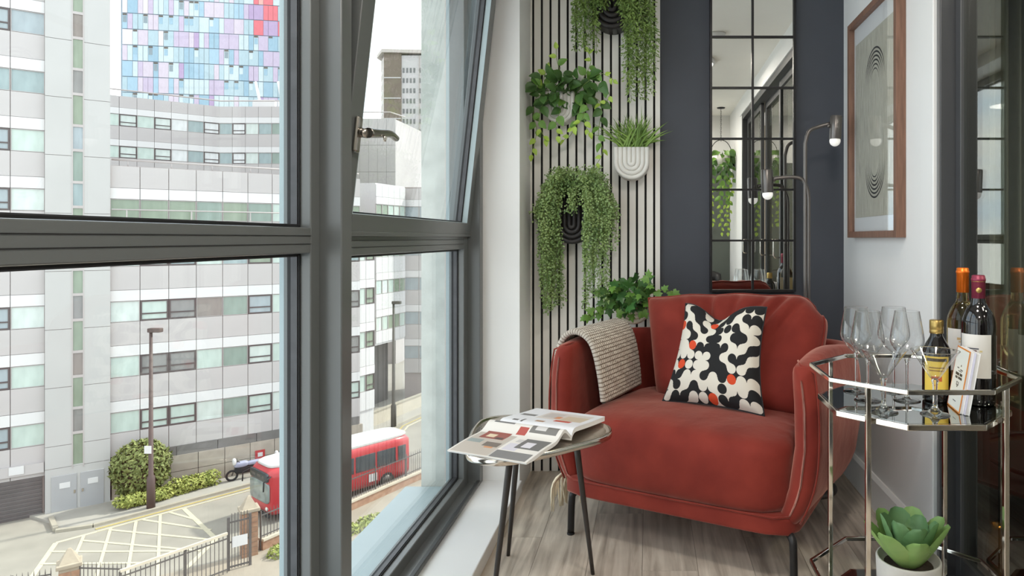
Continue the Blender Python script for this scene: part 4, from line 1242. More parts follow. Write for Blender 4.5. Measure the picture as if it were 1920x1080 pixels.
LEAF = {
    'pothos_d': ovate(0.062, 0.046).mesh('leaf', 'leaf_dark'), 'pothos_m': ovate(0.055, 0.040).mesh('leaf', 'leaf_mid'), 'pothos_l': ovate(0.045, 0.030).mesh('leaf', 'leaf_lime'),
    'ivy_d': ivy_leaf(0.058, 0.060).mesh('leaf', 'leaf_ivy'), 'ivy_m': ivy_leaf(0.048, 0.048).mesh('leaf', 'leaf_mid'), 'ivy_k': ivy_leaf(0.055, 0.055).mesh('leaf', 'leaf_dark')}
def put_leaf(kind, root, p, down, rnd, sc_=1.0, face=(0, -1, 0.25)):
    """leaf at a room point, tip along 'down', face turned to the room"""
    inv = MW(root).inverted()
    y = Vector(down).normalized()
    z = Vector(face) + Vector((rnd.uniform(-0.7, 0.7), rnd.uniform(-0.2, 0.2), rnd.uniform(-0.3, 0.6)))
    x = y.cross(z)
    if x.length < 1e-3: x = Vector((1, 0, 0))
    x.normalize(); z = x.cross(y).normalized()
    m = Matrix(((x.x, y.x, z.x, 0), (x.y, y.y, z.y, 0), (x.z, y.z, z.z, 0), (0, 0, 0, 1)))
    m = Matrix.Translation(p) @ m @ Matrix.Scale(sc_ * rnd.uniform(0.8, 1.15), 4)
    return link_copy(LEAF[kind], 'leaf', root, mat=inv @ m)
def vine(root, pts, kinds, rnd, step=0.028, sc0=1.0, sc1=0.6, r=0.0014, smat='stem_green', start=0.15):
    c = bez(pts, 8)
    MB().tube(c, r, 5).build('stem', smat, root, world=True)
    acc = 0; tot = sum((c[i + 1] - c[i]).length for i in range(len(c) - 1)); s_ = 0; side = 1
    for i in range(len(c) - 1):
        d = c[i + 1] - c[i]; acc += d.length; s_ += d.length
        if acc > step and s_ / tot > start:
            acc = 0; side = -side
            t = d.normalized()
            perp = t.cross(Vector((0, -1, 0)))
            if perp.length < 0.1: perp = Vector((1, 0, 0))
            dn = (t * 0.5 + perp.normalized() * side * rnd.uniform(0.6, 1.1) + Vector((0, -0.25, -0.35)))
            f = s_ / tot
            k = kinds[min(len(kinds) - 1, int(f * len(kinds)))]
            put_leaf(k, root, c[i], dn, rnd, lerp(sc0, sc1, f))
    t = (c[-1] - c[-2]).normalized()
    put_leaf(kinds[-1], root, c[-1], t + Vector((0, -0.2, -0.2)), rnd, sc1)

def fine_trailing(root, stems, rnd, leafmat, leaf_l, leaf_w, spacing, spread, stem_mat='stem_green', r=0.0009, tilt=0.6):
    """many thin stems with tiny leaves: one foliage mesh, one stem mesh"""
    fol, stm = MB(), MB()
    for pts in stems:
        c = bez(pts, 10)
        stm.tube(c, r, 3, caps=False)
        acc = 0
        for i in range(len(c) - 1):
            d = c[i + 1] - c[i]; L = d.length
            if L < 1e-6: continue
            t = d / L; acc += L
            while acc > spacing:
                acc -= spacing
                p = c[i] + t * rnd.uniform(0, L)
                v = Vector((rnd.uniform(-1, 1), rnd.uniform(-1, 0.5), rnd.uniform(-0.7, 0.7))).normalized()
                stalk = p + v * rnd.uniform(0.3, 1) * spread
                y = (v + t * tilt).normalized()
                n_ = Vector((rnd.uniform(-0.6, 0.6), -1, rnd.uniform(-0.3, 0.8))).normalized()
                x = y.cross(n_)
                if x.length < 1e-3: continue
                x.normalize()
                l_ = leaf_l * rnd.uniform(0.7, 1.2); w_ = leaf_w * rnd.uniform(0.8, 1.2)
                fol.add([stalk, stalk + y * l_ * 0.35 + x * w_ * 0.5, stalk + y * l_ * 0.75 + x * w_ * 0.4, stalk + y * l_, stalk + y * l_ * 0.75 - x * w_ * 0.4, stalk + y * l_ * 0.35 - x * w_ * 0.5],
                        [(0, 1, 2, 3), (0, 3, 4, 5)], True)
                if rnd.random() < 0.3: stm.tube([p, stalk], r * 0.7, 3, caps=False)
    stuff(fol.build('foliage', leafmat, root, world=True))
    stuff(stm.build('stems', stem_mat, root, world=True))

# ---- top: black arched planter with hanging willow-like fronds
rnd = random.Random(11)
p = atD(1150, -40, 3.09); 
pl = thing('wall_planter', 'black arched wall planter with fine drooping fronds, the highest on the ribbed wall', 'wall plant', (p.x, WY, p.z), group='plants on the ribbed wall')
planter(pl, 0.20, 0.262, 0.11, 'planter_black')
stems = []
for k in range(26):
    x0 = rnd.uniform(1112, 1150); x1 = rnd.uniform(1080, 1122); ye = rnd.uniform(40, 98) if rnd.random() < 0.6 else rnd.uniform(-5, 50)
    D = rnd.uniform(2.93, 3.03)
    stems.append([atD(x0, -45, D), atD(lerp(x0, x1, 0.6), -75 - rnd.uniform(0, 15), D), atD(x1, -20, D), atD(x1 + rnd.uniform(-8, 8), ye, D + 0.01)])
for k in range(40):
    x0 = rnd.uniform(1150, 1190); x1 = rnd.uniform(1168, 1222) ; ye = rnd.uniform(60, 195)
    if rnd.random() < 0.25: x1 = rnd.uniform(1150, 1185); ye = rnd.uniform(0, 40)
    D = rnd.uniform(2.92, 3.03)
    xe = x1 + rnd.uniform(-6, 20)
    if xe > 1232: ye = rnd.uniform(150, 200)
    stems.append([atD(x0, -45, D), atD(lerp(x0, x1, 0.6), -80 - rnd.uniform(0, 15), D), atD(x1, -20, D), atD(lerp(x1, xe, 0.6), lerp(-20, ye, 0.55), D), atD(xe, ye, D + 0.01)])
for k in range(10):
    x0 = rnd.uniform(1120, 1185); D = rnd.uniform(2.93, 2.98)
    stems.append([atD(x0, -45, 3.0), atD(x0, -70, D), atD(x0 + rnd.uniform(-15, 15), -10, D), atD(x0 + rnd.uniform(-25, 25), rnd.uniform(5, 28), D)])
fine_trailing(pl, stems, rnd, 'leaf_willow', 0.018, 0.0055, 0.0036, 0.013, tilt=0.8)

# ---- white planter with a leafy climber
rnd = random.Random(5)
p = atD(1053, 178, 3.09)
pl = thing('wall_planter', 'white arched wall planter with a large-leaved lime and green climber', 'wall plant', (p.x, WY, p.z), group='plants on the ribbed wall')
planter(pl, 0.135, 0.145, 0.095, 'planter_white')
base = atD(1056, 180, 3.03)
DK = ['pothos_d', 'pothos_d', 'pothos_m', 'pothos_l']
for k in range(46):
    a = rnd.uniform(0, 2 * PI); rr = rnd.random() ** 0.6
    q = atD(1066 + 62 * rr * math.cos(a), 162 - 34 * rr * math.sin(a), rnd.uniform(2.93, 3.05))
    put_leaf(rnd.choice(['pothos_d', 'pothos_d', 'pothos_d', 'pothos_m']), pl, q, (q - base).normalized() * 0.5 + Vector((rnd.uniform(-0.6, 0.6), -0.2, rnd.uniform(-0.9, 0.3))), rnd, 1.0)
VL = [[(1060, 175), (1052, 140), (1044, 112), (1043, 92)], [(1075, 172), (1098, 140), (1108, 115), (1103, 98)], [(1080, 172), (1120, 140), (1138, 142), (1150, 150)],
      [(1085, 172), (1125, 165), (1142, 175), (1138, 190), (1126, 195)], [(1040, 175), (1012, 165), (1000, 158)], [(1045, 178), (1008, 180), (1000, 215), (1006, 245), (997, 290)],
      [(1040, 178), (1015, 200), (1012, 235), (1022, 262)], [(1075, 180), (1092, 205), (1098, 235), (1105, 248)], [(1082, 178), (1118, 185), (1128, 205), (1122, 250), (1130, 285), (1112, 318)],
      [(1070, 182), (1085, 215), (1072, 250), (1058, 262)], [(1058, 185), (1048, 215), (1042, 232), (1046, 255)], [(1030, 176), (1020, 150), (1026, 128)], [(1055, 178), (1035, 150), (1018, 140), (1008, 150)],
      [(1078, 178), (1100, 190), (1090, 225), (1072, 240)]]
for v in VL:
    D = rnd.uniform(2.94, 3.03)
    vine(pl, [atD(v[0][0], v[0][1], 3.03)] + [atD(a, b, D) for a, b in v[1:]], DK, rnd, 0.030, 0.95, 0.7)

# ---- white planter with upright grass
rnd = random.Random(8)
p = atD(1185, 280, 3.09)
pl = thing('wall_planter', 'white arched wall planter with a tuft of stiff upright grass', 'wall plant', (p.x, WY, p.z), group='plants on the ribbed wall')
planter(pl, 0.160, 0.148, 0.10, 'planter_white')
b0 = Vector((p.x, WY - 0.045, p.z - 0.01))
for k in range(85):
    a = rnd.gauss(0, 0.55); a = max(-1.15, min(1.15, a)); L = rnd.uniform(0.13, 0.20) * (1 - 0.12 * abs(a))
    st = b0 + Vector((rnd.uniform(-0.055, 0.055), rnd.uniform(-0.025, 0.025), 0))
    dy = rnd.uniform(-0.45, 0.1)
    d0 = Vector((math.sin(a) * 0.7, dy * 0.5, math.cos(a) + 0.25)).normalized()
    pts = [st + d0 * L * t + Vector((math.sin(a) * 0.05 * t * t, dy * 0.04 * t * t, -abs(math.sin(a)) * 0.05 * t * t)) for t in (0, 0.25, 0.5, 0.75, 1.0)]
    wv = Vector((math.cos(a), 0.3 * rnd.uniform(-1, 1), -math.sin(a))).normalized()
    vs = []
    for i, q in enumerate(pts):
        w = 0.0034 * (1, 1.1, 0.95, 0.6, 0.05)[i]
        vs += [q - wv * w, q + Vector((0, 0.0012, 0)), q + wv * w]
    fs = []
    for i in range(4):
        fs += [(i * 3, i * 3 + 1, i * 3 + 4, i * 3 + 3), (i * 3 + 1, i * 3 + 2, i * 3 + 5, i * 3 + 4)]
    MB().add(vs, fs, True).build('blade', 'leaf_grass', pl, world=True)

# ---- black planter with long strings of tiny leaves
rnd = random.Random(3)
p = atD(1076, 366, 3.09)
pl = thing('wall_planter', 'black arched wall planter under a mop of tiny trailing leaves, level with the grass pot', 'wall plant', (p.x, WY, p.z), group='plants on the ribbed wall')
pl['label'] = 'black arched wall planter under a mop of tiny round leaves on long strings'
planter(pl, 0.175, 0.226, 0.105, 'planter_black')
stems = []
for k in range(38):      # left bunch
    x1 = rnd.uniform(1004, 1050); x0 = rnd.uniform(1040, 1075); pk = rnd.uniform(322, 355)
    ye = rnd.choice([rnd.uniform(400, 480), rnd.uniform(470, 585), rnd.uniform(520, 588)])
    if x1 < 1012: ye = rnd.uniform(390, 440)
    D = rnd.uniform(2.90, 3.03)
    stems.append([atD(x0, 368, 3.02), atD(lerp(x0, x1, 0.45), pk, D), atD(x1, 395, D), atD(x1 + rnd.uniform(-6, 6), lerp(395, ye, 0.5), D + 0.02), atD(max(x1 + rnd.uniform(-8, 10), 1016) if ye > 450 else x1, ye, D + 0.02)])
for k in range(52):      # right bunch
    x1 = rnd.uniform(1096, 1152); x0 = rnd.uniform(1078, 1110); pk = rnd.uniform(322, 355)
    ye = rnd.choice([rnd.uniform(420, 480), rnd.uniform(470, 530), rnd.uniform(520, 575)])
    if x1 > 1138: ye = rnd.uniform(400, 470)
    if x1 < 1112: ye = rnd.uniform(480, 580)
    D = rnd.uniform(2.88, 3.03)
    stems.append([atD(x0, 368, 3.02), atD(lerp(x0, x1, 0.45), pk, D), atD(x1, 390, D), atD(x1 + rnd.uniform(-6, 6), lerp(390, ye, 0.5), D + 0.02), atD(x1 + rnd.uniform(-8, 8), ye, D + 0.02)])
for k in range(30):      # mop on top and short wisps
    x0 = rnd.uniform(1040, 1115); a = rnd.uniform(-1, 1); D = rnd.uniform(2.92, 3.04)
    xe = 1080 + a * 88; ye = 335 + 60 * a * a + rnd.uniform(-8, 40)
    stems.append([atD(x0, 370, 3.02), atD(lerp(x0, xe, 0.5), rnd.uniform(312, 340), D), atD(xe, ye, D)])
for k in range(9):
    x0 = rnd.uniform(1066, 1092); D = rnd.uniform(2.93, 2.97)
    stems.append([atD(x0, 368, 3.0), atD(x0, 345, D), atD(x0 + rnd.uniform(-5, 5), 380, D - 0.01), atD(x0 + rnd.uniform(-8, 8), rnd.uniform(385, 402), D - 0.01)])
fine_trailing(pl, stems, rnd, 'leaf_pearl', 0.0100, 0.0072, 0.0036, 0.015)

# ---- cream planter with ivy, low behind the armchair
rnd = random.Random(17)
p = atD(1188, 562, 3.09)
pl = thing('wall_planter', 'cream arched wall planter with glossy ivy, partly hidden by the armchair', 'wall plant', (p.x, WY, p.z), group='plants on the ribbed wall')
planter(pl, 0.165, 0.104, 0.10, 'planter_cream')
base = atD(1186, 572, 3.02)
IV = ['ivy_d', 'ivy_d', 'ivy_k', 'ivy_m']
for k in range(52):
    a = rnd.uniform(0, 2 * PI); rr = rnd.random() ** 0.55
    q = atD(1180 + 50 * rr * math.cos(a), 549 - 27 * rr * math.sin(a), rnd.uniform(2.90, 3.04))
    put_leaf(rnd.choice(IV), pl, q, (q - base) * 3 + Vector((rnd.uniform(-0.5, 0.5), -0.3, rnd.uniform(-1.0, 0.2))), rnd, 1.0)
for v in ([(1190, 565), (1215, 535), (1216, 520)], [(1195, 565), (1235, 545), (1262, 548)], [(1170, 568), (1140, 560), (1118, 580), (1097, 594)], [(1172, 568), (1150, 570), (1132, 582), (1112, 592)],
          [(1180, 568), (1160, 540), (1150, 535)], [(1200, 570), (1206, 580), (1203, 588)], [(1176, 570), (1156, 582), (1160, 590)], [(1165, 568), (1135, 550), (1125, 548)], [(1192, 570), (1180, 580), (1183, 590)]):
    D = rnd.uniform(2.92, 3.0)
    vine(pl, [atD(v[0][0], v[0][1], 3.02)] + [atD(a, b, D) for a, b in v[1:]], ['ivy_d', 'ivy_k', 'ivy_m'], rnd, 0.026, 1.0, 0.75)

# ---- hanging basket behind the camera, seen in the mirror
rnd = random.Random(2)
hx, hy_ = 0.765, -0.80
hp = thing('hanging_plant', 'green trailing plant in a hanging hoop seen in the mirror', 'hanging plant', (hx, hy_, ZC))
MB().lathe([(0, 0), (0.045, 0), (0.04, -0.008), (0, -0.012)], 18).build('ceiling_rose', 'black_metal', hp)
ch_m = MB().tube([(0.007 * math.cos(a * PI / 5), 0, 0.012 * math.sin(a * PI / 5)) for a in range(10)], 0.0018, 5, closed=True)
z = -0.012
k = 0
while z > -0.34:
    MB().tube([((0.006 * math.cos(a * PI / 5)) * (k % 2), (0.006 * math.cos(a * PI / 5)) * ((k + 1) % 2), z - 0.014 + 0.013 * math.sin(a * PI / 5)) for a in range(10)], 0.0018, 5, closed=True).build('chain_link', 'black_metal', hp)
    z -= 0.021; k += 1
ht_ = z
MB().tube([(0.115 * math.cos(a * PI / 16), 0, ht_ - 0.16 + 0.17 * math.sin(a * PI / 16)) for a in range(0, 17)] + [(-0.115, 0, ht_ - 0.22), (-0.06, 0, ht_ - 0.30), (0.06, 0, ht_ - 0.30), (0.115, 0, ht_ - 0.22), (0.115, 0, ht_ - 0.16)], 0.004, 8).build('hoop', 'black_metal', hp)
MB().lathe([(0, -0.14), (0.06, -0.14), (0.09, -0.05), (0.095, 0.0), (0.085, 0.0), (0.08, -0.04), (0, -0.04)], 24, (0, 0, ht_ - 0.16)).build('bowl', 'planter_white', hp)
cz = ZC + ht_ - 0.16
for k in range(60):
    a = rnd.uniform(0, 2 * PI); rr = 0.13 * rnd.random() ** 0.5
    q = Vector((hx + rr * math.cos(a), hy_ + rr * math.sin(a), cz + rnd.uniform(-0.08, 0.06)))
    put_leaf(rnd.choice(['pothos_d', 'pothos_m', 'pothos_m']), hp, q, Vector((math.cos(a), math.sin(a), -0.6)), rnd, 1.3, face=(0, 1, 0.3))
for k in range(11):
    a = rnd.uniform(0, 2 * PI); L = rnd.choice([0.25, 0.45, 0.65, 0.75])
    q0 = Vector((hx + 0.05 * math.cos(a), hy_ + 0.05 * math.sin(a), cz)); q1 = Vector((hx + 0.11 * math.cos(a), hy_ + 0.11 * math.sin(a), cz - 0.05))
    vine(hp, [q0, q1, q1 + Vector((rnd.uniform(-0.03, 0.02), 0.01, -L * 0.5)), q1 + Vector((rnd.uniform(-0.05, 0.02), 0.02, -L))], ['pothos_d', 'pothos_m', 'pothos_l'], rnd, 0.035, 1.2, 0.9)

# ---- second chair at the other end of the room, seen in the mirror
tc_ = thing('tub_chair', 'black leather tub chair at the far end, seen in the mirror', 'chair', (0.50, -0.86, 0), R(160))
mb = MB()
mb.grid(lambda u, v: ((0.27 + 0.02 * math.sin(PI * v)) * math.cos(lerp(-0.35, PI + 0.35, u)), (0.27 + 0.02 * math.sin(PI * v)) * math.sin(lerp(-0.35, PI + 0.35, u)), lerp(0.18, 0.70 + 0.05 * math.sin(PI * u), v)), 28, 8)
o = mb.build('backrest', 'dark_leather', tc_); o.modifiers.new('thick', 'SOLIDIFY').thickness = 0.06
MB().superbox((0, -0.02, 0.36), (0.23, 0.25, 0.09), 4, 10).build('seat', 'dark_leather', tc_, weld=True)
for a in (-1, 1):
    for b in (-1, 1):
        MB().tube([(a * 0.17, b * 0.17, 0.28), (a * 0.20, b * 0.20, 0.0)], [0.018, 0.012], 10).build('leg', 'black_metal', tc_)
# ================================================================ OUTSIDE: STREET
_M = M
def M(name, c, *a, **k):
    """outdoor surfaces: colours darkened to offset the brightened sky"""
    if k.get('c2'): k['c2'] = tuple(x * 0.84 for x in k['c2'])
    return _M(name, tuple(x * 0.84 for x in c), *a, **k)
ZS = CAMZ - 14.2
def G(px, py, z=0.0):
    """photo pixel on the street plane"""
    D = FPX * (14.2 - z) / (py - VY)
    return Vector(((px - VX) * D / FPX, D, ZS + z))
M('asphalt', (166, 160, 149), 0.9, noise=(0.6, 0.10))
M('pavement', (180, 175, 166), 0.9, noise=(1.2, 0.06))
M('yard', (174, 162, 146), 0.9, noise=(0.7, 0.10))
M('kerb', (184, 176, 160), 0.85, noise=(3, 0.06))
M('line_paint', (216, 207, 182), 0.8, noise=(6, 0.05))
M('line_yellow', (206, 186, 120), 0.8, noise=(6, 0.08))
ground = struct(MB().box(-220, 60, 4, 260, ZS - 0.5, ZS).build('ground', 'asphalt'))
kl = [Vector((-34.5, 26.0, 0)), Vector((-29.6, 31.2, 0)), Vector((-28.6, 32.2, 0)), Vector((-27.3, 32.8, 0)), Vector((-25.2, 35.4, 0)), Vector((-22.9, 38.3, 0)), Vector((-18.0, 42.6, 0)), Vector((-19.0, 50.4, 0)), Vector((-17.9, 55.0, 0)), Vector((-13.5, 75.0, 0))]
poly = [(p.x, p.y) for p in kl[2:]] + [(-40, 75), (-46, 40), (-29.8, 33.2)]
pv = struct(MB().prism(poly, ZS, ZS + 0.12).build('pavement', 'pavement'))
for i in range(2, len(kl) - 1):
    a, b = kl[i], kl[i + 1]
    MB().bar((a.x, a.y, ZS + 0.065), (b.x, b.y, ZS + 0.065), 0.22, 0.15).build('kerb_stone', 'kerb', pv)
MB().bar((-30.1, 33.6, ZS + 0.1), (-28.7, 32.3, ZS + 0.1), 0.2, 0.2).build('kerb_stone', 'kerb', pv)
jn = thing('road_marking', 'pale criss-cross box junction painted on the road', 'road marking', G(250, 1020), 0)
JA, JB, JC, JD = G(344, 953), G(405, 1011), G(245, 1110), G(105, 1018)
LN = [0]
def road_line(a, b, w=0.16, mat='line_paint', root=jn, nm='line'):
    LN[0] += 1
    h_ = 0.024 + 0.001 * LN[0]
    MB().bar(Vector((a.x, a.y, ZS + h_ / 2 - 0.01)), Vector((b.x, b.y, ZS + h_ / 2 - 0.01)), w, h_).build(nm, mat, root, world=True)
JE = G(58, 1085)
road_line(JA, JB, 0.2); road_line(JA, JD, 0.2); road_line(JD, JE, 0.2); road_line(JB, G(330, 1085), 0.2)
for t in (0.2, 0.4, 0.6, 0.8):
    road_line(JD.lerp(JA, t), G(lerp(90, 395, t) - 40, 1110), 0.13)
for (pa, pb) in (((318, 961), (372, 976)), ((268, 975), (395, 994)), ((205, 994), (402, 1013)), ((155, 1014), (375, 1033)), ((95, 1035), (345, 1034)), ((78, 1058), (280, 1056))):
    road_line(G(*pa), G(*pb), 0.13)
rl = thing('road_marking', 'double yellow and white edge lines along the far kerb', 'road marking', (kl[4].x, kl[4].y, ZS))
for off, mt in ((0.45, 'line_yellow'), (0.85, 'line_paint')):
    for i in range(3, len(kl) - 1):
        d = (kl[i + 1] - kl[i]).normalized(); nn = Vector((d.y, -d.x, 0)) * off
        road_line(kl[i] + nn, kl[i + 1] + nn, 0.12, mt, rl)

# ---------------------------------------------------------------- facades
M('panel_grey', (208, 202, 201), 0.6, noise=(0.5, 0.04))
M('panel_white', (240, 238, 238), 0.5, noise=(0.6, 0.02))
M('panel_bright', (232, 231, 232), 0.5, noise=(0.6, 0.02))
M('tower_render', (206, 204, 202), 0.7, noise=(0.4, 0.03))
M('joint_rose', (178, 164, 160), 0.7, noise=(2, 0.04))
M('plinth_dark', (128, 124, 122), 0.6, noise=(1, 0.12))
M('stone_base', (194, 182, 168), 0.8, noise=(2, 0.08))
M('frame_dark', (96, 84, 84), 0.5, noise=(4, 0.05))
M('frame_pale', (200, 192, 190), 0.5, noise=(4, 0.03))
GLS = [('glass_mint', (206, 222, 214)), ('glass_pale', (220, 230, 225)), ('glass_green', (150, 168, 158)), ('glass_teal', (164, 182, 184)), ('glass_room', (150, 140, 134)), ('glass_milk', (234, 236, 237)), ('glass_leaf', (152, 166, 146)), ('glass_grey', (150, 149, 147)), ('glass_blue', (172, 184, 190))]
for n_, c in GLS: M(n_, c, 0.12, spec=0.6, noise=(0.9, 0.10), stretch=(3, 3, 1))
PITCH = 1.29
def mesh_box(nm, w, d, h, mat): return MB().box(0, w, -d, 0, 0, h).mesh(nm, mat)
MESHES = {}
def shared(nm, w, d, h, mat):
    k = (nm, round(w, 3), round(d, 3), round(h, 3), mat)
    if k not in MESHES: MESHES[k] = mesh_box(nm, w, d, h, mat)
    return MESHES[k]
def win_mesh(w, h, kind):
    k = ('win', round(w, 3), round(h, 3), kind)
    if k not in MESHES:
        t = 0.075 if kind == 'open' else 0.025
        mb = MB()
        mb.box(0, t, -0.08, 0, 0, h); mb.box(w - t, w, -0.08, 0, 0, h); mb.box(t, w - t, -0.08, 0, 0, t); mb.box(t, w - t, -0.08, 0, h - t, h)
        if kind == 'open': mb.box(t, w - t, -0.085, 0, h * 0.31, h * 0.31 + 0.07)
        MESHES[k] = mb.mesh('window', 'frame_dark' if kind == 'open' else 'frame_pale')
    return MESHES[k]
def facet(root, M0, x0, nb, rows, pitch=PITCH, wh=0.6, win=1.13, grey='panel_grey', white='panel_white', glasses=None, opens=None, seed=1, lastgrey=1.25, first_extra=0.0, storey=3.0):
    """bays of white band, window and grey panel; rows are heights above the street of the white band's top"""
    rr = random.Random(seed)
    g = 0.028
    for r_i, zt in enumerate(rows):
        for b in range(nb):
            xx = x0 + b * pitch + g / 2; w = pitch - g
            T = lambda z, y=0.0: M0 @ Matrix.Translation((xx, y, z))
            link_copy(shared('white_panel', w, 0.10, wh - 0.02, white), 'white_panel', root, mat=T(zt - wh + 0.01))
            kind = 'open' if (opens(r_i, b) if opens else rr.random() < 0.35) else 'fixed'
            wo = link_copy(win_mesh(w, win - 0.02, kind), 'window', root, mat=T(zt - wh - win + 0.01))
            gl = glasses(r_i, b) if glasses else rr.choice(['glass_mint', 'glass_mint', 'glass_pale', 'glass_pale', 'glass_green', 'glass_teal'])
            pm = shared('pane', w - 0.04, 0.03, win - 0.06, gl)
            link_copy(pm, 'pane', wo, loc=(0.02, 0, 0.02))
            nxt = storey - wh - win if r_i < len(rows) - 1 else lastgrey
            if r_i < len(rows) - 1: nxt = (zt - wh - win) - rows[r_i + 1]
            link_copy(shared('grey_panel', w, 0.085, nxt - 0.02, grey), 'grey_panel', root, mat=T(zt - wh - win - nxt + 0.01))
            if r_i == 0 and first_extra:
                link_copy(shared('grey_panel', w, 0.085, first_extra - 0.02, grey), 'grey_panel', root, mat=T(zt + 0.01))
H0 = 14.2
ANG = math.atan2(0.64, 0.767)
P0 = Vector((-28.97, 36.0, ZS))
I4 = Matrix.Identity(4)
blk = thing('office_block', 'pale grey clad block with ribbon windows across the street', 'building', P0, ANG)
MB().box(0.0, 12.83, 0.0, 24, 0, H0 + 3.95).build('core', 'joint_rose', blk)
gl_tab = {0: ['glass_leaf', 'glass_leaf', 'glass_leaf', 'glass_green', 'glass_leaf', 'glass_green', 'glass_mint'],
          1: ['glass_mint', 'glass_pale', 'glass_teal', 'glass_mint', 'glass_teal', 'glass_leaf', 'glass_mint'],
          2: ['glass_pale', 'glass_mint', 'glass_grey', 'glass_room', 'glass_green', 'glass_blue', 'glass_mint'],
          3: ['glass_mint', 'glass_grey', 'glass_grey', 'glass_mint', 'glass_green', 'glass_pale', 'glass_mint'],
          4: ['glass_mint', 'glass_mint', 'glass_mint', 'glass_pale', 'glass_green', 'glass_mint', 'glass_pale']}
op_tab = {1: (1, 2, 5), 2: (1, 2, 5), 3: (1, 2, 5), 4: (1, 2, 5), 0: ()}
facet(blk, I4, -0.07, 10, [H0 + 2.74, H0 + 0.2, H0 - 2.82, H0 - 5.82, H0 - 8.82], glasses=lambda r, b: gl_tab[r][b % 7], opens=lambda r, b: (b % 7) in op_tab[r], first_extra=1.2)
for b in range(6):
    MB().box(0.9 + b * 1.98, 0.9 + b * 1.98 + 1.95, -0.12, 0, H0 - 12.3, H0 - 11.75).build('plinth_panel', 'plinth_dark', blk)
for b in range(10):
    for k in range(2):
        MB().box(0.0 + b * 1.3, b * 1.3 + 1.27, -0.16, 0, 0.1 + k * 0.92, 0.1 + k * 0.92 + 0.89).build('stone', 'stone_base', blk)
MB().tube([(0, 0.1, H0 + 4.28), (12.8, 0.1, H0 + 4.28)], 0.05, 8).build('roof_rail', 'frame_pale', blk)
for b in range(7): MB().tube([(0.7 + b * 1.95, 0.1, H0 + 3.9), (0.7 + b * 1.95, 0.1, H0 + 4.28)], 0.03, 6).build('rail_post', 'frame_pale', blk)
MB().tube([(0, -0.55, H0 + 1.55), (12.8, -0.55, H0 + 1.55)], 0.04, 8).build('balcony_rail', 'frame_pale', blk)
for b in range(5): MB().box(b * 2.9 + 0.6, b * 2.9 + 0.66, -0.58, -0.5, H0 + 0.4, H0 + 1.55).build('balcony_post', 'frame_pale', blk)
# left section of windows and the projecting stair tower
lt = thing('office_wing', 'grey clad wing with wide windows over a dark roller shutter', 'building', P0 + Vector((-0.767 * 4, -0.64 * 4, 0)), ANG)
MB().box(-3.5, 1.3, 0.0, 12, 0, H0 + 26).build('core', 'joint_rose', lt)
gl2 = ['glass_mint', 'glass_blue', 'glass_pale', 'glass_mint', 'glass_pale', 'glass_mint', 'glass_pale', 'glass_mint']
facet(lt, I4, -1.25, 2, [H0 + 15.1, H0 + 12.13, H0 + 9.13, H0 + 6.13, H0 + 3.14, H0 + 0.16, H0 - 2.85, H0 - 5.85, H0 - 8.85], glasses=lambda r, b: 'glass_teal' if (r == 2) else (gl2[r % 8] if b else 'glass_blue'), opens=lambda r, b: b == 0 and r != 2, lastgrey=1.6)
M('shutter', (112, 106, 106), 0.5, noise=(1, 0.15))
for k in range(22): MB().box(-3.0, 1.22, -0.04 - 0.03 * (k % 2), 0, 0.02 + k * 0.1, 0.02 + k * 0.1 + 0.095).build('shutter_slat', 'shutter', lt)
MB().box(-3.2, 1.3, -0.25, 0, 2.25, 2.75).build('shutter_box', 'panel_grey', lt)
MB().box(0.0, 0.55, -0.29, -0.25, 2.35, 2.75).build('sign', 'panel_white', lt)
tw = thing('stair_tower', 'plain pale stair tower with a narrow strip of glazing', 'building', P0, ANG)
zt_ = H0 + 26
MB().box(-2.66, -0.06, -0.28, 12, 0, zt_).build('core', 'joint_rose', tw)
sy = -0.34
seams = [0.0, 2.35] + [H0 - 10.7 + 3 * k for k in range(13)]
for i in range(len(seams) - 1):
    a, b = seams[i] + 0.012, seams[i + 1] - 0.012
    if i == 0: continue
    for (xa, xb) in ((-2.66, -1.62), (-1.13, -0.06)):
        MB().box(xa, xb, sy, -0.2, a, b).build('wall_panel', 'tower_render', tw)
MB().box(-1.62, -1.13, sy, -0.2, 2.35, 2.42).build('wall_panel', 'tower_render', tw)
yl = [876, 809, 763, 704, 658, 598.5, 551, 504, 457, 387, 341, 281, 235, 176, 129.5, 71, 24, -30, -80, -140]
for i in range(len(yl) - 1):
    za, zb = H0 - (yl[i] - VY) * 34.9 / FPX, H0 - (yl[i + 1] - VY) * 34.9 / FPX
    f = MB(); f.box(-1.62, -1.57, -0.36, -0.25, za, zb); f.box(-1.18, -1.13, -0.36, -0.25, za, zb); f.box(-1.57, -1.18, -0.36, -0.25, zb - 0.10, zb + 0.04)
    f = f.build('window', 'frame_pale', tw)
    MB().box(-1.57, -1.18, -0.31, -0.29, za + 0.02, zb - 0.1).build('pane', ['glass_leaf', 'glass_grey', 'glass_leaf', 'glass_room', 'glass_leaf', 'glass_grey', 'glass_leaf', 'glass_blue', 'glass_leaf', 'glass_teal', 'glass_green', 'glass_blue'][i % 12], f)
M('door_grey', (186, 186, 188), 0.5, noise=(1, 0.03))
MB().box(-2.66, -0.06, -0.33, -0.25, 0, 2.34).build('door_surround', 'tower_render', tw)
for (a, b, sx) in ((-2.42, -1.42, -2.1), (-1.28, -0.32, -0.98)):
    d = MB().box(a, b, -0.37, -0.3, 0.02, 1.95).build('door', 'door_grey', tw, bevel=0.01)
    MB().box(sx, sx + 0.42, -0.39, -0.37, 1.28, 1.56).build('sign', 'panel_white', d)
    MB().box(b - 0.12 if a < -2 else a + 0.06, b - 0.05 if a < -2 else a + 0.13, -0.42, -0.37, 0.95, 1.1).build('handle', 'steel', d)
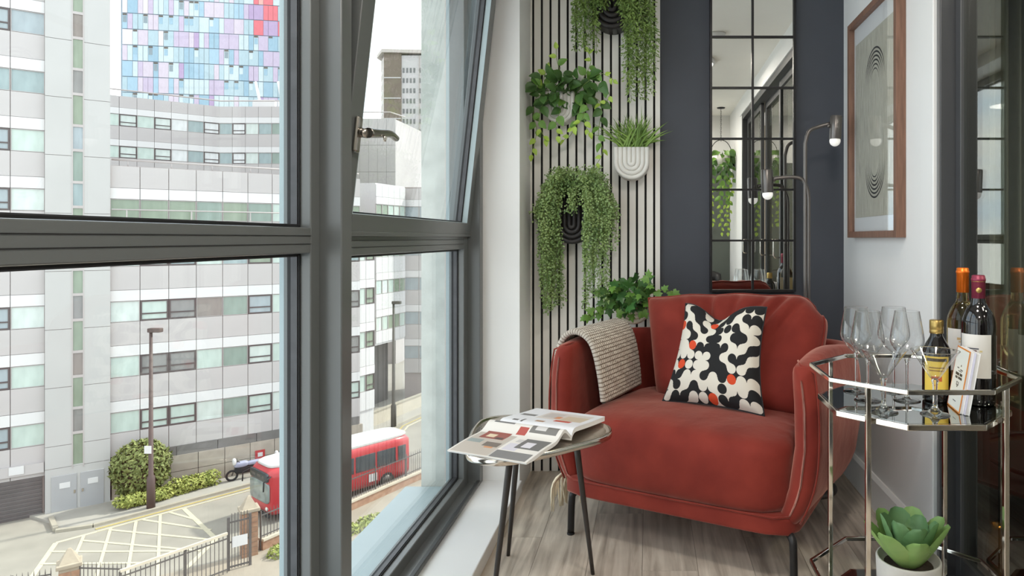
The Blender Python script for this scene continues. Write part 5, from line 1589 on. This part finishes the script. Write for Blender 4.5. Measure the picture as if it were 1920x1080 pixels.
# taller block set back behind
pb = thing('setback_block', 'taller pale block with ribbon windows set back behind the roof terrace', 'building', Vector((-50.0, 62.0, ZS)), ANG)
MB().box(-6.0, 8.6, 0.0, 14, 0, H0 + 13.3).build('core', 'joint_rose', pb)
gl3 = ['glass_mint', 'glass_pale', 'glass_mint', 'glass_pale', 'glass_milk', 'glass_teal', 'glass_milk', 'glass_blue', 'glass_pale', 'glass_pale', 'glass_green']
facet(pb, I4, -4.66, 10, [H0 + 12.25, H0 + 9.27, H0 + 6.3], pitch=1.325, glasses=lambda r, b: gl3[(b - 3) % 11], opens=lambda r, b: b in (4, 6, 9), first_extra=1.1, seed=4)
MB2 = Matrix.Translation((8.62, 0.0, 0)) @ Matrix.Rotation(-ANG, 4, 'Z')
facet(pb, MB2, 0.0, 7, [H0 + 12.25, H0 + 9.27, H0 + 6.3], pitch=1.325, glasses=lambda r, b: ['glass_teal', 'glass_milk', 'glass_pale', 'glass_teal', 'glass_green', 'glass_pale', 'glass_mint'][b], opens=lambda r, b: b in (1,), first_extra=1.1, seed=5)
mb = MB().box(0, 9.3, 0.01, 9, 0, H0 + 13.3); mb.xform(MB2); mb.build('core', 'joint_rose', pb)
MB().tube([(-4.6, 0.1, H0 + 13.95), (8.7, 0.1, H0 + 13.95), tuple(MB2 @ Vector((9.3, 0.1, H0 + 13.95)))], 0.07, 6).build('roof_rail', 'frame_pale', pb)
# plant on that roof
lf = thing('boom_lift', 'white and blue boom lift standing on the setback roof', 'lift', Vector((-40.5, 71.0, ZS + H0 + 13.3)))
MB().box(-1.2, 1.2, -0.8, 0.8, 0, 1.3).build('cab', 'panel_white', lf, bevel=0.1)
M('boom_blue', (110, 140, 200), 0.5, noise=(2, 0.1))
for xx in (-1.1, 1.3):
    b_ = MB().tube([(xx + 0.4, 0, 0.5), (xx - 0.2, 0, 3.4)], [0.16, 0.12], 8).build('boom', 'panel_white', lf)
    MB().tube([(xx + 0.47, 0, 0.1), (xx + 0.3, 0, 0.9)], 0.2, 8).build('ram', 'boom_blue', b_)

# many-coloured residential tower
random.seed(31)
ct = thing('coloured_tower', 'high tower clad in a patchwork of blue, lilac, purple and red panels', 'building', Vector((-99.3, 126.0, ZS)), math.atan2(4.9, 26.4))
M('slab_line', (150, 168, 184), 0.6, noise=(1, 0.1))
MB().box(-0.3, 34, 0.06, 24, 0, H0 + 56).build('core', 'slab_line', ct)
PAL = {'t_cyan': (190, 212, 222), 't_blue': (164, 196, 216), 't_ice': (214, 228, 233), 't_sky': (176, 206, 226), 't_lilac': (210, 194, 218), 't_purple': (194, 168, 206), 't_rose': (224, 210, 224), 't_white': (238, 231, 237), 't_red': (238, 122, 132), 't_coral': (246, 180, 172), 't_grey': (150, 164, 172)}
for n_, c in PAL.items(): M(n_, c, 0.3, spec=0.5, noise=(1.2, 0.06), stretch=(4, 1, 1))
M('t_vent', (110, 100, 92), 0.6, noise=(2, 0.1))
cw = 0.875
base_r = 24.0 - 2.3
for r in range(10):
    z0 = H0 + base_r + r * 3.0
    c = 0
    while c < 36:
        f = c / 36.0
        ph = r / 9.0
        blue = ['t_cyan', 't_blue', 't_ice', 't_sky', 't_cyan', 't_ice', 't_cyan']
        lil = ['t_rose', 't_white', 't_rose', 't_lilac'] if f < 0.3 else (['t_lilac', 't_rose', 't_lilac', 't_purple'] if f < 0.65 else ['t_purple', 't_lilac', 't_purple', 't_lilac'])
        if f > 0.72 and ph > 0.62 and random.random() < 0.45: nm = random.choice(['t_red', 't_coral', 't_red'])
        else: nm = random.choice(blue) if random.random() < 0.60 else random.choice(lil)
        w = random.choice([1, 1, 2, 2] if nm in blue else [1, 1, 2])
        w = min(w, 36 - c)
        pan = link_copy(shared('panel', w * cw - 0.05, 0.1, 2.86, nm), 'panel', ct, loc=(c * cw, random.choice([0, 0, -0.02]), z0))
        if nm in blue and random.random() < 0.42:
            link_copy(shared('vent', 0.7, 0.03, 0.34, 't_vent'), 'vent', pan, loc=(0.06, -0.1, 2.5))
            link_copy(shared('sash', 0.62, 0.02, 1.2, random.choice(['t_grey', 't_ice', 't_blue'])), 'sash', pan, loc=(0.1, -0.1, 1.2))
        elif nm in blue and w == 2 and random.random() < 0.6:
            link_copy(shared('sash', 0.06, 0.04, 2.8, 't_grey'), 'glazing_bar', pan, loc=(cw - 0.05, -0.1, 0.02))
        c += w

# beige high-rise far off
hr = thing('high_rise', 'far beige and brown high-rise with a flat overhanging roof', 'building', Vector((-72.9, 184.0, ZS)))
M('beige_wall', (226, 214, 206), 0.8, noise=(0.3, 0.03)); M('brown_wall', (150, 134, 120), 0.85, noise=(0.3, 0.08)); M('pale_wall', (236, 230, 228), 0.8, noise=(0.3, 0.02))
Htop = H0 + 51.2
MB().add([(-3.2, 6, 0), (0, 0, 0), (0, 8, 0), (-3.2, 8, 0), (-3.2, 6, Htop - 1), (0, 0, Htop - 1), (0, 8, Htop - 1), (-3.2, 8, Htop - 1)], [(0, 1, 5, 4), (0, 4, 7, 3), (4, 5, 6, 7), (1, 2, 6, 5), (2, 3, 7, 6)]).build('side_wall', 'beige_wall', hr)
MB().box(0, 4.75, 0, 10, 0, Htop).build('brown_wall', 'brown_wall', hr)
MB().box(4.75, 18, 0.3, 12, 0, Htop - 0.6).build('front_wall', 'pale_wall', hr)
MB().add([(-4.2, 5.6, Htop), (-0.3, -0.8, Htop), (18.6, -0.5, Htop - 0.3), (18.6, 12, Htop), (-4.2, 12, Htop), (-4.2, 5.6, Htop + 0.9), (-0.3, -0.8, Htop + 0.9), (18.6, -0.5, Htop + 0.6), (18.6, 12, Htop + 0.9), (-4.2, 12, Htop + 0.9)],
         [(0, 1, 6, 5), (1, 2, 7, 6), (2, 3, 8, 7), (3, 4, 9, 8), (4, 0, 5, 9), (5, 6, 7, 8, 9), (4, 3, 2, 1, 0)]).build('roof_slab', 'beige_wall', hr)
wm = MB()
for r in range(15):
    z = Htop - 5.4 - r * 2.82
    for k in range(12):
        x = 5.1 + k * 0.98 + (0.5 if k > 3 else 0)
        wm.box(x, x + 0.52, 0.22, 0.35, z, z + 1.3)
    for k in range(2): wm.add([(-2.6 + k * 1.2, 4.9 - k * 2.25 - 0.08, z), (-2.0 + k * 1.2, 3.75 - k * 2.25 - 0.08, z), (-2.0 + k * 1.2, 3.75 - k * 2.25 - 0.08, z + 1.3), (-2.6 + k * 1.2, 4.9 - k * 2.25 - 0.08, z + 1.3)], [(0, 1, 2, 3)])
stuff(wm.build('windows', 'glass_grey', hr))
for r in range(9): MB().box(0.05, 4.7, -0.1, 0.05, Htop - 7 - r * 5.64, Htop - 6.7 - r * 5.64).build('floor_band', 'pale_wall', hr)
for k in range(6): MB().box(9.6 + k * 1.5, 9.75 + k * 1.5, 0.1, 0.35, 0, Htop - 0.7).build('fin', 'beige_wall', hr)

# blank grey block and the side wing with its stepped facades
gb = thing('plant_block', 'blank grey panelled block below the beige high-rise', 'building', Vector((-33.4, 75.0, ZS)))
MB().box(0.0, 5.0, 0.05, 9, 0, H0 + 13.4).build('core', 'panel_grey', gb)
for k in range(3, 8):
    for j in range(3): MB().box(-3 + k, -3 + k + 0.98, -0.05, 0.05, H0 + 4.5 + j * 3, H0 + 4.5 + j * 3 + 2.97).build('wall_panel', 'tower_render', gb)
MB().tube([(0, 0, H0 + 14.2), (4.4, 0, H0 + 14.2), (5.0, 3, H0 + 14.2)], 0.07, 6).build('roof_rail', 'frame_pale', gb)
sw = thing('stepped_wing', 'bright white wing with stepped facades beyond the bus', 'building', Vector((-19.9, 45.3, ZS)))
def M_at(x, y, ang): return Matrix.Translation((x + 19.9, y - 45.3, 0)) @ Matrix.Rotation(ang, 4, 'Z')
A1, A2 = math.atan2(1.3, 0.57), math.atan2(4.0, 0.85)
RW = [H0 + 3.4, H0 + 0.2, H0 - 2.82, H0 - 5.82, H0 - 8.82]
m1 = M_at(-19.85, 45.3, A1)
facet(sw, m1, 0.0, 2, RW[1:], pitch=0.78, grey='panel_bright', glasses=lambda r, b: ['glass_mint', 'glass_leaf'][b], opens=lambda r, b: b == 1, first_extra=1.2, lastgrey=1.3, seed=2)
c1 = m1 @ Vector((0, 0.01, 0)); c2_ = m1 @ Vector((1.56, 0.01, 0)); dv_ = Vector((-0.64, 0.767, 0)) * 4      # runs back along the end wall of the office block
MB().prism([(c1.x, c1.y), (c2_.x, c2_.y), (c2_.x + dv_.x, c2_.y + dv_.y), (c1.x + dv_.x, c1.y + dv_.y)], 0, H0 + 1.6).build('core', 'panel_bright', sw)
m2 = M_at(-22.1, 54.0, A2)
facet(sw, m2, 0.0, 5, RW[:4], pitch=0.84, grey='panel_bright', glasses=lambda r, b: ['glass_leaf', 'glass_leaf', 'glass_mint', 'glass_pale', 'glass_mint'][(b + r) % 5], opens=lambda r, b: False, first_extra=1.0, lastgrey=1.0, seed=3)
mb = MB().box(0, 4.2, 0.0, 5.0, H0 - 8.7, H0 + 4.5); mb.xform(m2); mb.build('core', 'panel_bright', sw)
mb = MB().box(0.3, 4.2, 1.6, 5.0, 0, H0 - 8.7); mb.xform(m2); mb.build('undercroft', 'plinth_dark', sw)
m3 = M_at(-21.4, 58.6, 0)
facet(sw, m3, 0.0, 2, RW, pitch=1.29, glasses=lambda r, b: 'glass_blue', opens=lambda r, b: False, first_extra=1.0, seed=6)
mb = MB().box(0, 2.6, 0.05, 5.0, 0, H0 + 4.5); mb.xform(m3); mb.build('core', 'joint_rose', sw)
M('low_wall', (214, 204, 186), 0.85, noise=(1, 0.06))
lw_ = thing('boundary_wall', 'low pale wall along the pavement beyond the bus', 'wall', Vector((-20.6, 50.0, ZS)))
for (a, b, h) in (((-20.93, 48.93), (-20.1, 52.2), 1.1), ((-20.1, 52.2), (-18.6, 57.5), 1.1)):
    MB().bar((a[0], a[1], ZS + h / 2), (b[0], b[1], ZS + h / 2), 0.25, h).build('wall_run', 'low_wall', lw_, world=True)
    MB().bar((a[0], a[1], ZS + h + 0.04), (b[0], b[1], ZS + h + 0.04), 0.34, 0.09).build('coping', 'kerb', lw_, world=True)

# ---------------------------------------------------------------- bus
M('bus_red', (206, 52, 60), 0.35, coat=0.4, noise=(0.6, 0.04))
M('bus_roof', (226, 225, 223), 0.5, noise=(0.6, 0.02))
M('bus_glass', (70, 76, 82), 0.1, spec=0.7, noise=(1.5, 0.3))
M('bus_screen', (150, 160, 156), 0.08, spec=0.7, noise=(2, 0.3))
M('tyre', (40, 40, 42), 0.8, noise=(10, 0.1)); M('hub', (120, 116, 112), 0.5, metal=0.5, noise=(6, 0.1))
M('bus_yellow', (226, 206, 70), 0.5, noise=(3, 0.05)); M('lamp_white', (244, 240, 230), 0.2, noise=(3, 0.02)); M('display', (64, 70, 74), 0.3, noise=(9, 0.3))
bus = thing('bus', 'red single-decker city bus with a white roof', 'bus', Vector((-17.25, 36.83, ZS)), math.atan2(-0.79, -0.61))
BL, BW, BH = 7.9, 2.4, 2.8
hl, hw_ = BL / 2, BW / 2
def bodyf(x, y, z):
    zz = 0.32 + (z + 1) / 2 * (BH - 0.42)
    return (x * hl, y * hw_ * (1 - 0.03 * max(0, z)), zz)
body = MB().superbox(None, None, 14, 12, bodyf).build('body', 'bus_red', bus, weld=True)
MB().superbox((-0.05, 0, BH - 0.07), (hl - 0.12, hw_ - 0.10, 0.12), 6, 10).build('roof', 'bus_roof', bus, weld=True)
for sgn in (1, -1):
    yy = sgn * (hw_ + 0.004)
    for (a, b) in ((-3.55, -3.05), (-2.9, -1.75), (-1.65, -0.5), (-0.4, 0.75), (0.85, 1.95)):
        MB().box(a, b, yy - 0.03, yy + 0.012, 1.32, 2.2).build('window', 'bus_glass', bus, bevel=0.02)
d = MB().box(2.15, 3.35, hw_ - 0.02, hw_ + 0.02, 0.40, 2.3).build('door', 'bus_glass', bus, bevel=0.02)
MB().box(2.73, 2.77, hw_ + 0.02, hw_ + 0.035, 0.42, 2.28).build('door_edge', 'bus_red', d)
MB().box(2.85, 3.2, hw_ + 0.02, hw_ + 0.03, 1.45, 2.0).build('notice', 'bus_yellow', d)
MB().tube([(2.66, hw_ + 0.04, 0.7), (2.66, hw_ + 0.04, 1.3)], 0.02, 6).build('grab_rail', 'bus_yellow', d)
MB().superbox((hl - 0.03, 0, 1.48), (0.06, hw_ - 0.14, 0.52), 8, 8).build('windscreen', 'bus_screen', bus, weld=True)
MB().superbox((hl - 0.01, 0, 2.25), (0.06, hw_ - 0.2, 0.23), 8, 8).build('route_display', 'display', bus, weld=True)
for k, (y_, w_) in enumerate(((-0.55, 0.5), (0.1, 0.45), (0.55, 0.25))): MB().box(hl + 0.045, hl + 0.055, y_ - w_ / 2, y_ + w_ / 2, 2.18, 2.32).build('display_text', 'hub', bus)
MB().box(hl - 0.1, hl + 0.03, -hw_ + 0.1, hw_ - 0.1, 0.32, 0.46).build('bumper', 'tyre', bus, bevel=0.03)
for y_ in (-0.85, 0.85): MB().sphere((hl - 0.01, y_, 0.72), 0.11, 10, 8, (0.5, 1.2, 1)).build('headlamp', 'lamp_white', bus)
for sgn in (1, -1):
    MB().tube([(hl - 0.1, sgn * (hw_ - 0.1), 2.35), (hl + 0.28, sgn * (hw_ + 0.02), 2.2), (hl + 0.3, sgn * (hw_ + 0.03), 1.75)], 0.035, 6).build('mirror_arm', 'tyre', bus)
for (x, sgn) in ((-2.35, 1), (-2.35, -1), (1.55, 1), (1.55, -1)):
    m = Matrix.Translation((x, sgn * (hw_ - 0.13), 0.46)) @ Matrix.Rotation(R(90), 4, 'X')
    w_ = MB().lathe([(0.0, -0.14), (0.40, -0.14), (0.46, -0.10), (0.46, 0.10), (0.40, 0.145), (0.26, 0.145)], 20).xform(m).build('wheel', 'tyre', bus)
    MB().lathe([(0.0, -0.15), (0.27, -0.15), (0.27, 0.15), (0.12, 0.16), (0, 0.16)], 16).xform(m).build('hub', 'hub', w_)
MB().box(-1.75, -1.25, hw_, hw_ + 0.012, 0.62, 1.05).build('badge', 'panel_white', bus)

# ---------------------------------------------------------------- street lamps, bikes, planting
M('post_brown', (96, 78, 74), 0.6, noise=(3, 0.1)); M('post_dark', (88, 84, 78), 0.6, noise=(3, 0.1))
def street_lamp(p, label, mat, h=9.25):
    s = thing('street_lamp', label, 'street lamp', p, group='street lamps')
    MB().tube([(0, 0, 0), (0, 0, 1.6), (0, 0, 1.7), (0, 0, h)], [0.20, 0.19, 0.12, 0.075], 10).build('post', mat, s)
    MB().box(-0.10, 0.55, -0.16, 0.16, h - 0.08, h + 0.14).build('lantern', mat, s, bevel=0.04)
    return s
s1 = street_lamp(G(283, 952, 0.12), 'brown street lamp post beside the round bush', 'post_brown')
MB().box(-0.18, 0.18, -0.23, -0.21, 2.9, 3.3).build('notice_plate', 'panel_white', s1)
street_lamp(G(738, 800, 0.12), 'dark street lamp post beyond the rear of the bus', 'post_dark')
def motorbike(p, rz, label, cover):
    b = thing('motorbike', label, 'motorbike', p, rz, 'motorbikes on the pavement')
    for x in (-0.72, 0.72):
        MB().tube([(x + 0.27 * math.cos(a * PI / 10), 0, 0.31 + 0.27 * math.sin(a * PI / 10)) for a in range(20)], 0.06, 8, closed=True).build('wheel', 'tyre', b)
    MB().superbox((0.05, 0, 0.55), (0.55, 0.16, 0.22), 3, 8).build('engine', 'tyre', b, weld=True)
    MB().superbox((0.25, 0, 0.88), (0.38, 0.20, 0.17), 3, 8).build('tank', cover, b, weld=True)
    MB().superbox((-0.45, 0, 0.86), (0.45, 0.17, 0.12), 3, 8).build('seat', cover, b, weld=True)
    MB().tube([(0.72, 0, 0.31), (0.45, 0, 1.05)], 0.04, 6).build('fork', 'hub', b)
    MB().tube([(0.40, -0.36, 1.12), (0.46, 0, 1.08), (0.40, 0.36, 1.12)], 0.025, 6).build('handlebar', 'tyre', b)
    MB().superbox((0.60, 0, 1.08), (0.10, 0.18, 0.20), 3, 6).build('fairing', 'panel_white', b, weld=True)
M('bike_cover', (176, 178, 204), 0.5, noise=(3, 0.1)); M('bike_dark', (84, 88, 96), 0.5, noise=(3, 0.1))
def kerbside(x, y): return P0 + Vector((0.767 * x + 0.64 * y, 0.64 * x - 0.767 * y, 0.12))
motorbike(kerbside(6.15, 1.0), R(222), 'motorbike under a pale lilac cover parked near the red sign', 'bike_cover')
motorbike(kerbside(8.35, 0.95), R(222), 'dark motorbike parked behind the bus roof', 'bike_dark')
sg = thing('red_sign', 'small red sign on the stone base behind the motorbike', 'sign', P0 + Vector((0.767 * 7.0 + 0.64 * 0.2, 0.64 * 7.0 - 0.767 * 0.2, 0.9)), ANG)
MB().box(-0.26, 0.26, -0.03, 0, 0, 0.5).build('plate', 'bus_red', sg); MB().box(-0.12, 0.14, -0.04, -0.03, 0.12, 0.36).build('symbol', 'panel_white', sg)
M('bush_leaf', (110, 124, 66), 0.7, noise=(3, 0.35), c2=(160, 168, 100)); M('hedge_leaf', (146, 158, 74), 0.7, noise=(3, 0.3), c2=(196, 200, 110)); M('trunk', (96, 78, 60), 0.8, noise=(6, 0.2))
def leaf_cloud(mb, c, rad, n, rnd, size):
    for _ in range(n):
        v = Vector((rnd.gauss(0, 1), rnd.gauss(0, 1), rnd.gauss(0, 1))).normalized()
        q = 0.72 + 0.35 * mnoise.noise(v * 2.2 + Vector(c))
        rr = (rnd.uniform(0.55, 1.0) ** 0.4) * (0.9 + q * 0.18)
        p = Vector((c[0] + v.x * rad[0] * rr, c[1] + v.y * rad[1] * rr, c[2] + v.z * rad[2] * rr))
        a = Vector((rnd.uniform(-1, 1), rnd.uniform(-1, 1), rnd.uniform(-1, 1))).normalized(); b = a.cross(v)
        if b.length < 0.05: continue
        b.normalize(); s_ = size * rnd.uniform(0.6, 1.3)
        mb.add([p - a * s_, p + b * s_ * 0.5, p + a * s_, p - b * s_ * 0.5], [(0, 1, 2, 3)])
rnd = random.Random(6)
def before_block(x, y):
    """point on the pavement, measured along the office block's front and out from it"""
    return P0 + Vector((0.767 * x + 0.64 * y, 0.64 * x - 0.767 * y, 0.12))
bs = thing('round_bush', 'large round green bush at the foot of the stair tower', 'bush', before_block(1.22, 1.22), ANG)
mb = MB(); leaf_cloud(mb, (0, 0, 1.72), (1.32, 0.82, 1.55), 3200, rnd, 0.13); stuff(mb.build('foliage', 'bush_leaf', bs))
MB().superbox((0, 0, 1.65), (1.0, 0.6, 1.2), 2, 8).build('inner_branches', 'trunk', bs, weld=True)
MB().tube([(0, 0, 0), (0.05, 0, 0.8)], [0.12, 0.08], 8).build('trunk', 'trunk', bs)
hs = thing('low_planting', 'strip of low yellow-green plants along the pavement behind the lamp post', 'planting', before_block(2.4, 1.0), ANG)
mb = MB()
for k in range(17):
    t = k / 16
    xx = lerp(0.45, 4.45, t) - 2.4
    yy = -(lerp(2.05, 1.75, t / 0.5) if t < 0.5 else lerp(1.5, 0.92, (t - 0.5) / 0.5)) + 1.0
    leaf_cloud(mb, (xx, yy + rnd.uniform(-0.08, 0.08), 0.3 + 0.1 * rnd.random()), (0.45, 0.40, 0.34 + 0.3 * rnd.random() * (t > 0.5)), 250, rnd, 0.10)
stuff(mb.build('foliage', 'hedge_leaf', hs))

# ---------------------------------------------------------------- near side of the road: pillars, railings, gate
M('brick', (168, 124, 100), 0.85, noise=(4, 0.25), c2=(196, 156, 128)); M('pillar_stone', (190, 176, 156), 0.85, noise=(3, 0.1)); M('iron', (104, 98, 96), 0.6, noise=(5, 0.1)); M('coping_stone', (222, 210, 190), 0.85, noise=(2, 0.06))
def pillar(p, w, h, label, rz):
    r = thing('brick_pillar', label, 'pillar', p, rz)
    n = int(h / 0.22)
    mort = MB().box(-w / 2 + 0.02, w / 2 - 0.02, -w / 2 + 0.02, w / 2 - 0.02, 0, h).build('core', 'pillar_stone', r)
    for k in range(n):
        o = (k % 2) * 0.12
        for (x0, x1) in ((-w / 2, -0.02 + o - 0.06), (o - 0.06, w / 2)):
            MB().box(x0, x1, -w / 2, w / 2, k * 0.22 + 0.012, k * 0.22 + 0.21).build('brick', 'brick', r)
    MB().box(-w / 2 - 0.08, w / 2 + 0.08, -w / 2 - 0.08, w / 2 + 0.08, h, h + 0.16).build('cap', 'pillar_stone', r, bevel=0.03)
    MB().lathe([(w * 0.68, 0), (w * 0.5, 0.16), (0.07, 0.5), (0, 0.52)], 4, (0, 0, h + 0.16), smooth=False).xform(Matrix.Rotation(R(45), 4, 'Z')).build('cap_top', 'pillar_stone', r)
PA = Vector((-22.57, 26.0, ZS)); PB = Vector((-17.9, 29.9, ZS))
RZ = math.atan2(PB.y - PA.y, PB.x - PA.x)
pillar(PA, 0.62, 1.45, 'brick gate pillar beside the box junction', RZ)
pillar(PB, 0.62, 2.0, 'tall brick gate pillar in front of the bus nose', RZ)
def railing(a, b, h, label, wallh=0.0, n=None, spike=True):
    a = Vector(a); b = Vector(b)
    r = thing('railing', label, 'railing', (a + b) / 2)
    L = (b - a).length
    if wallh:
        MB().bar(a + Vector((0, 0, wallh / 2)), b + Vector((0, 0, wallh / 2)), 0.3, wallh).build('dwarf_wall', 'brick', r, world=True)
        MB().bar(a + Vector((0, 0, wallh + 0.05)), b + Vector((0, 0, wallh + 0.05)), 0.4, 0.1).build('coping', 'coping_stone', r, world=True)
    for z in (wallh + 0.2, h - 0.15):
        MB().bar(a + Vector((0, 0, z)), b + Vector((0, 0, z)), 0.04, 0.05).build('rail', 'iron', r, world=True)
    n = n or int(L / 0.16)
    mb = MB()
    for i in range(n + 1):
        p = a.lerp(b, i / n)
        mb.tube([p + Vector((0, 0, wallh + 0.05)), p + Vector((0, 0, h - 0.05)), p + Vector((0, 0, h + (0.1 if spike else 0)))], [0.016, 0.016, 0.004], 5, smooth=False)
    stuff(mb.build('bars', 'iron', r, world=True))
    for i in range(int(L / 2.2) + 1):
        p = a.lerp(b, min(1, i * 2.2 / L))
        MB().bar(p, p + Vector((0, 0, h + 0.05)), 0.06, 0.06).build('post', 'iron', r, world=True)
    return r
railing(PA + Vector((0.40, 0.0, 0)), Vector((-20.3, 25.9, ZS)), 1.5, 'short iron railing beside the box junction pillar')
rg = railing(Vector((-19.8, 25.0, ZS)), Vector((-17.8, 28.2, ZS)), 1.65, 'long iron gate leaf with a pale top bar')
MB().bar(Vector((-19.8, 25.0, ZS + 1.72)), Vector((-17.8, 28.2, ZS + 1.72)), 0.1, 0.1).build('top_bar', 'coping_stone', rg, world=True)
railing(Vector((-26.0, 24.2, ZS)), PA - Vector((0.45, 0.3, 0)), 1.4, 'iron railing running off from the pillar beside the box junction')
railing(PB + Vector((0.3, 0.4, 0)), Vector((-11.5, 43.5, ZS)), 1.75, 'iron railing on a brick dwarf wall in front of the bus', wallh=0.45)
gt = thing('iron_gate', 'narrow iron gate carrying a white sign beside the tall pillar', 'gate', Vector((-17.45, 28.75, ZS)), RZ)
for x in (-0.55, 0.25): MB().box(x - 0.05, x + 0.05, -0.05, 0.05, 0, 2.3).build('post', 'iron', gt)
for z in (0.15, 1.2, 2.05): MB().box(-0.5, 0.2, -0.025, 0.025, z, z + 0.06).build('rail', 'iron', gt)
for k in range(6): MB().box(-0.44 + k * 0.115, -0.415 + k * 0.115, -0.015, 0.015, 0.1, 2.45).build('bar', 'iron', gt)
MB().box(-0.42, 0.15, -0.06, -0.03, 1.0, 1.45).build('sign', 'panel_white', gt)
vg = thing('verge_plants', 'patch of yellow-green weeds inside the railing before the bus', 'planting', Vector((-15.15, 30.35, ZS)))
mb = MB()
for k in range(14):
    leaf_cloud(mb, (-1.4 + k * 0.22 + rnd.uniform(-0.2, 0.2), -0.6 + k * 0.25 + rnd.uniform(-0.5, 0.4), 0.15), (0.5, 0.5, 0.3), 160, rnd, 0.1)
stuff(mb.build('foliage', 'hedge_leaf', vg))
struct(MB().prism([(-26, 24), (-17.9, 29.9), (-11.5, 43.5), (4, 43.5), (4, 6), (-26, 6)], ZS, ZS + 0.04).build('yard_ground', 'yard'))
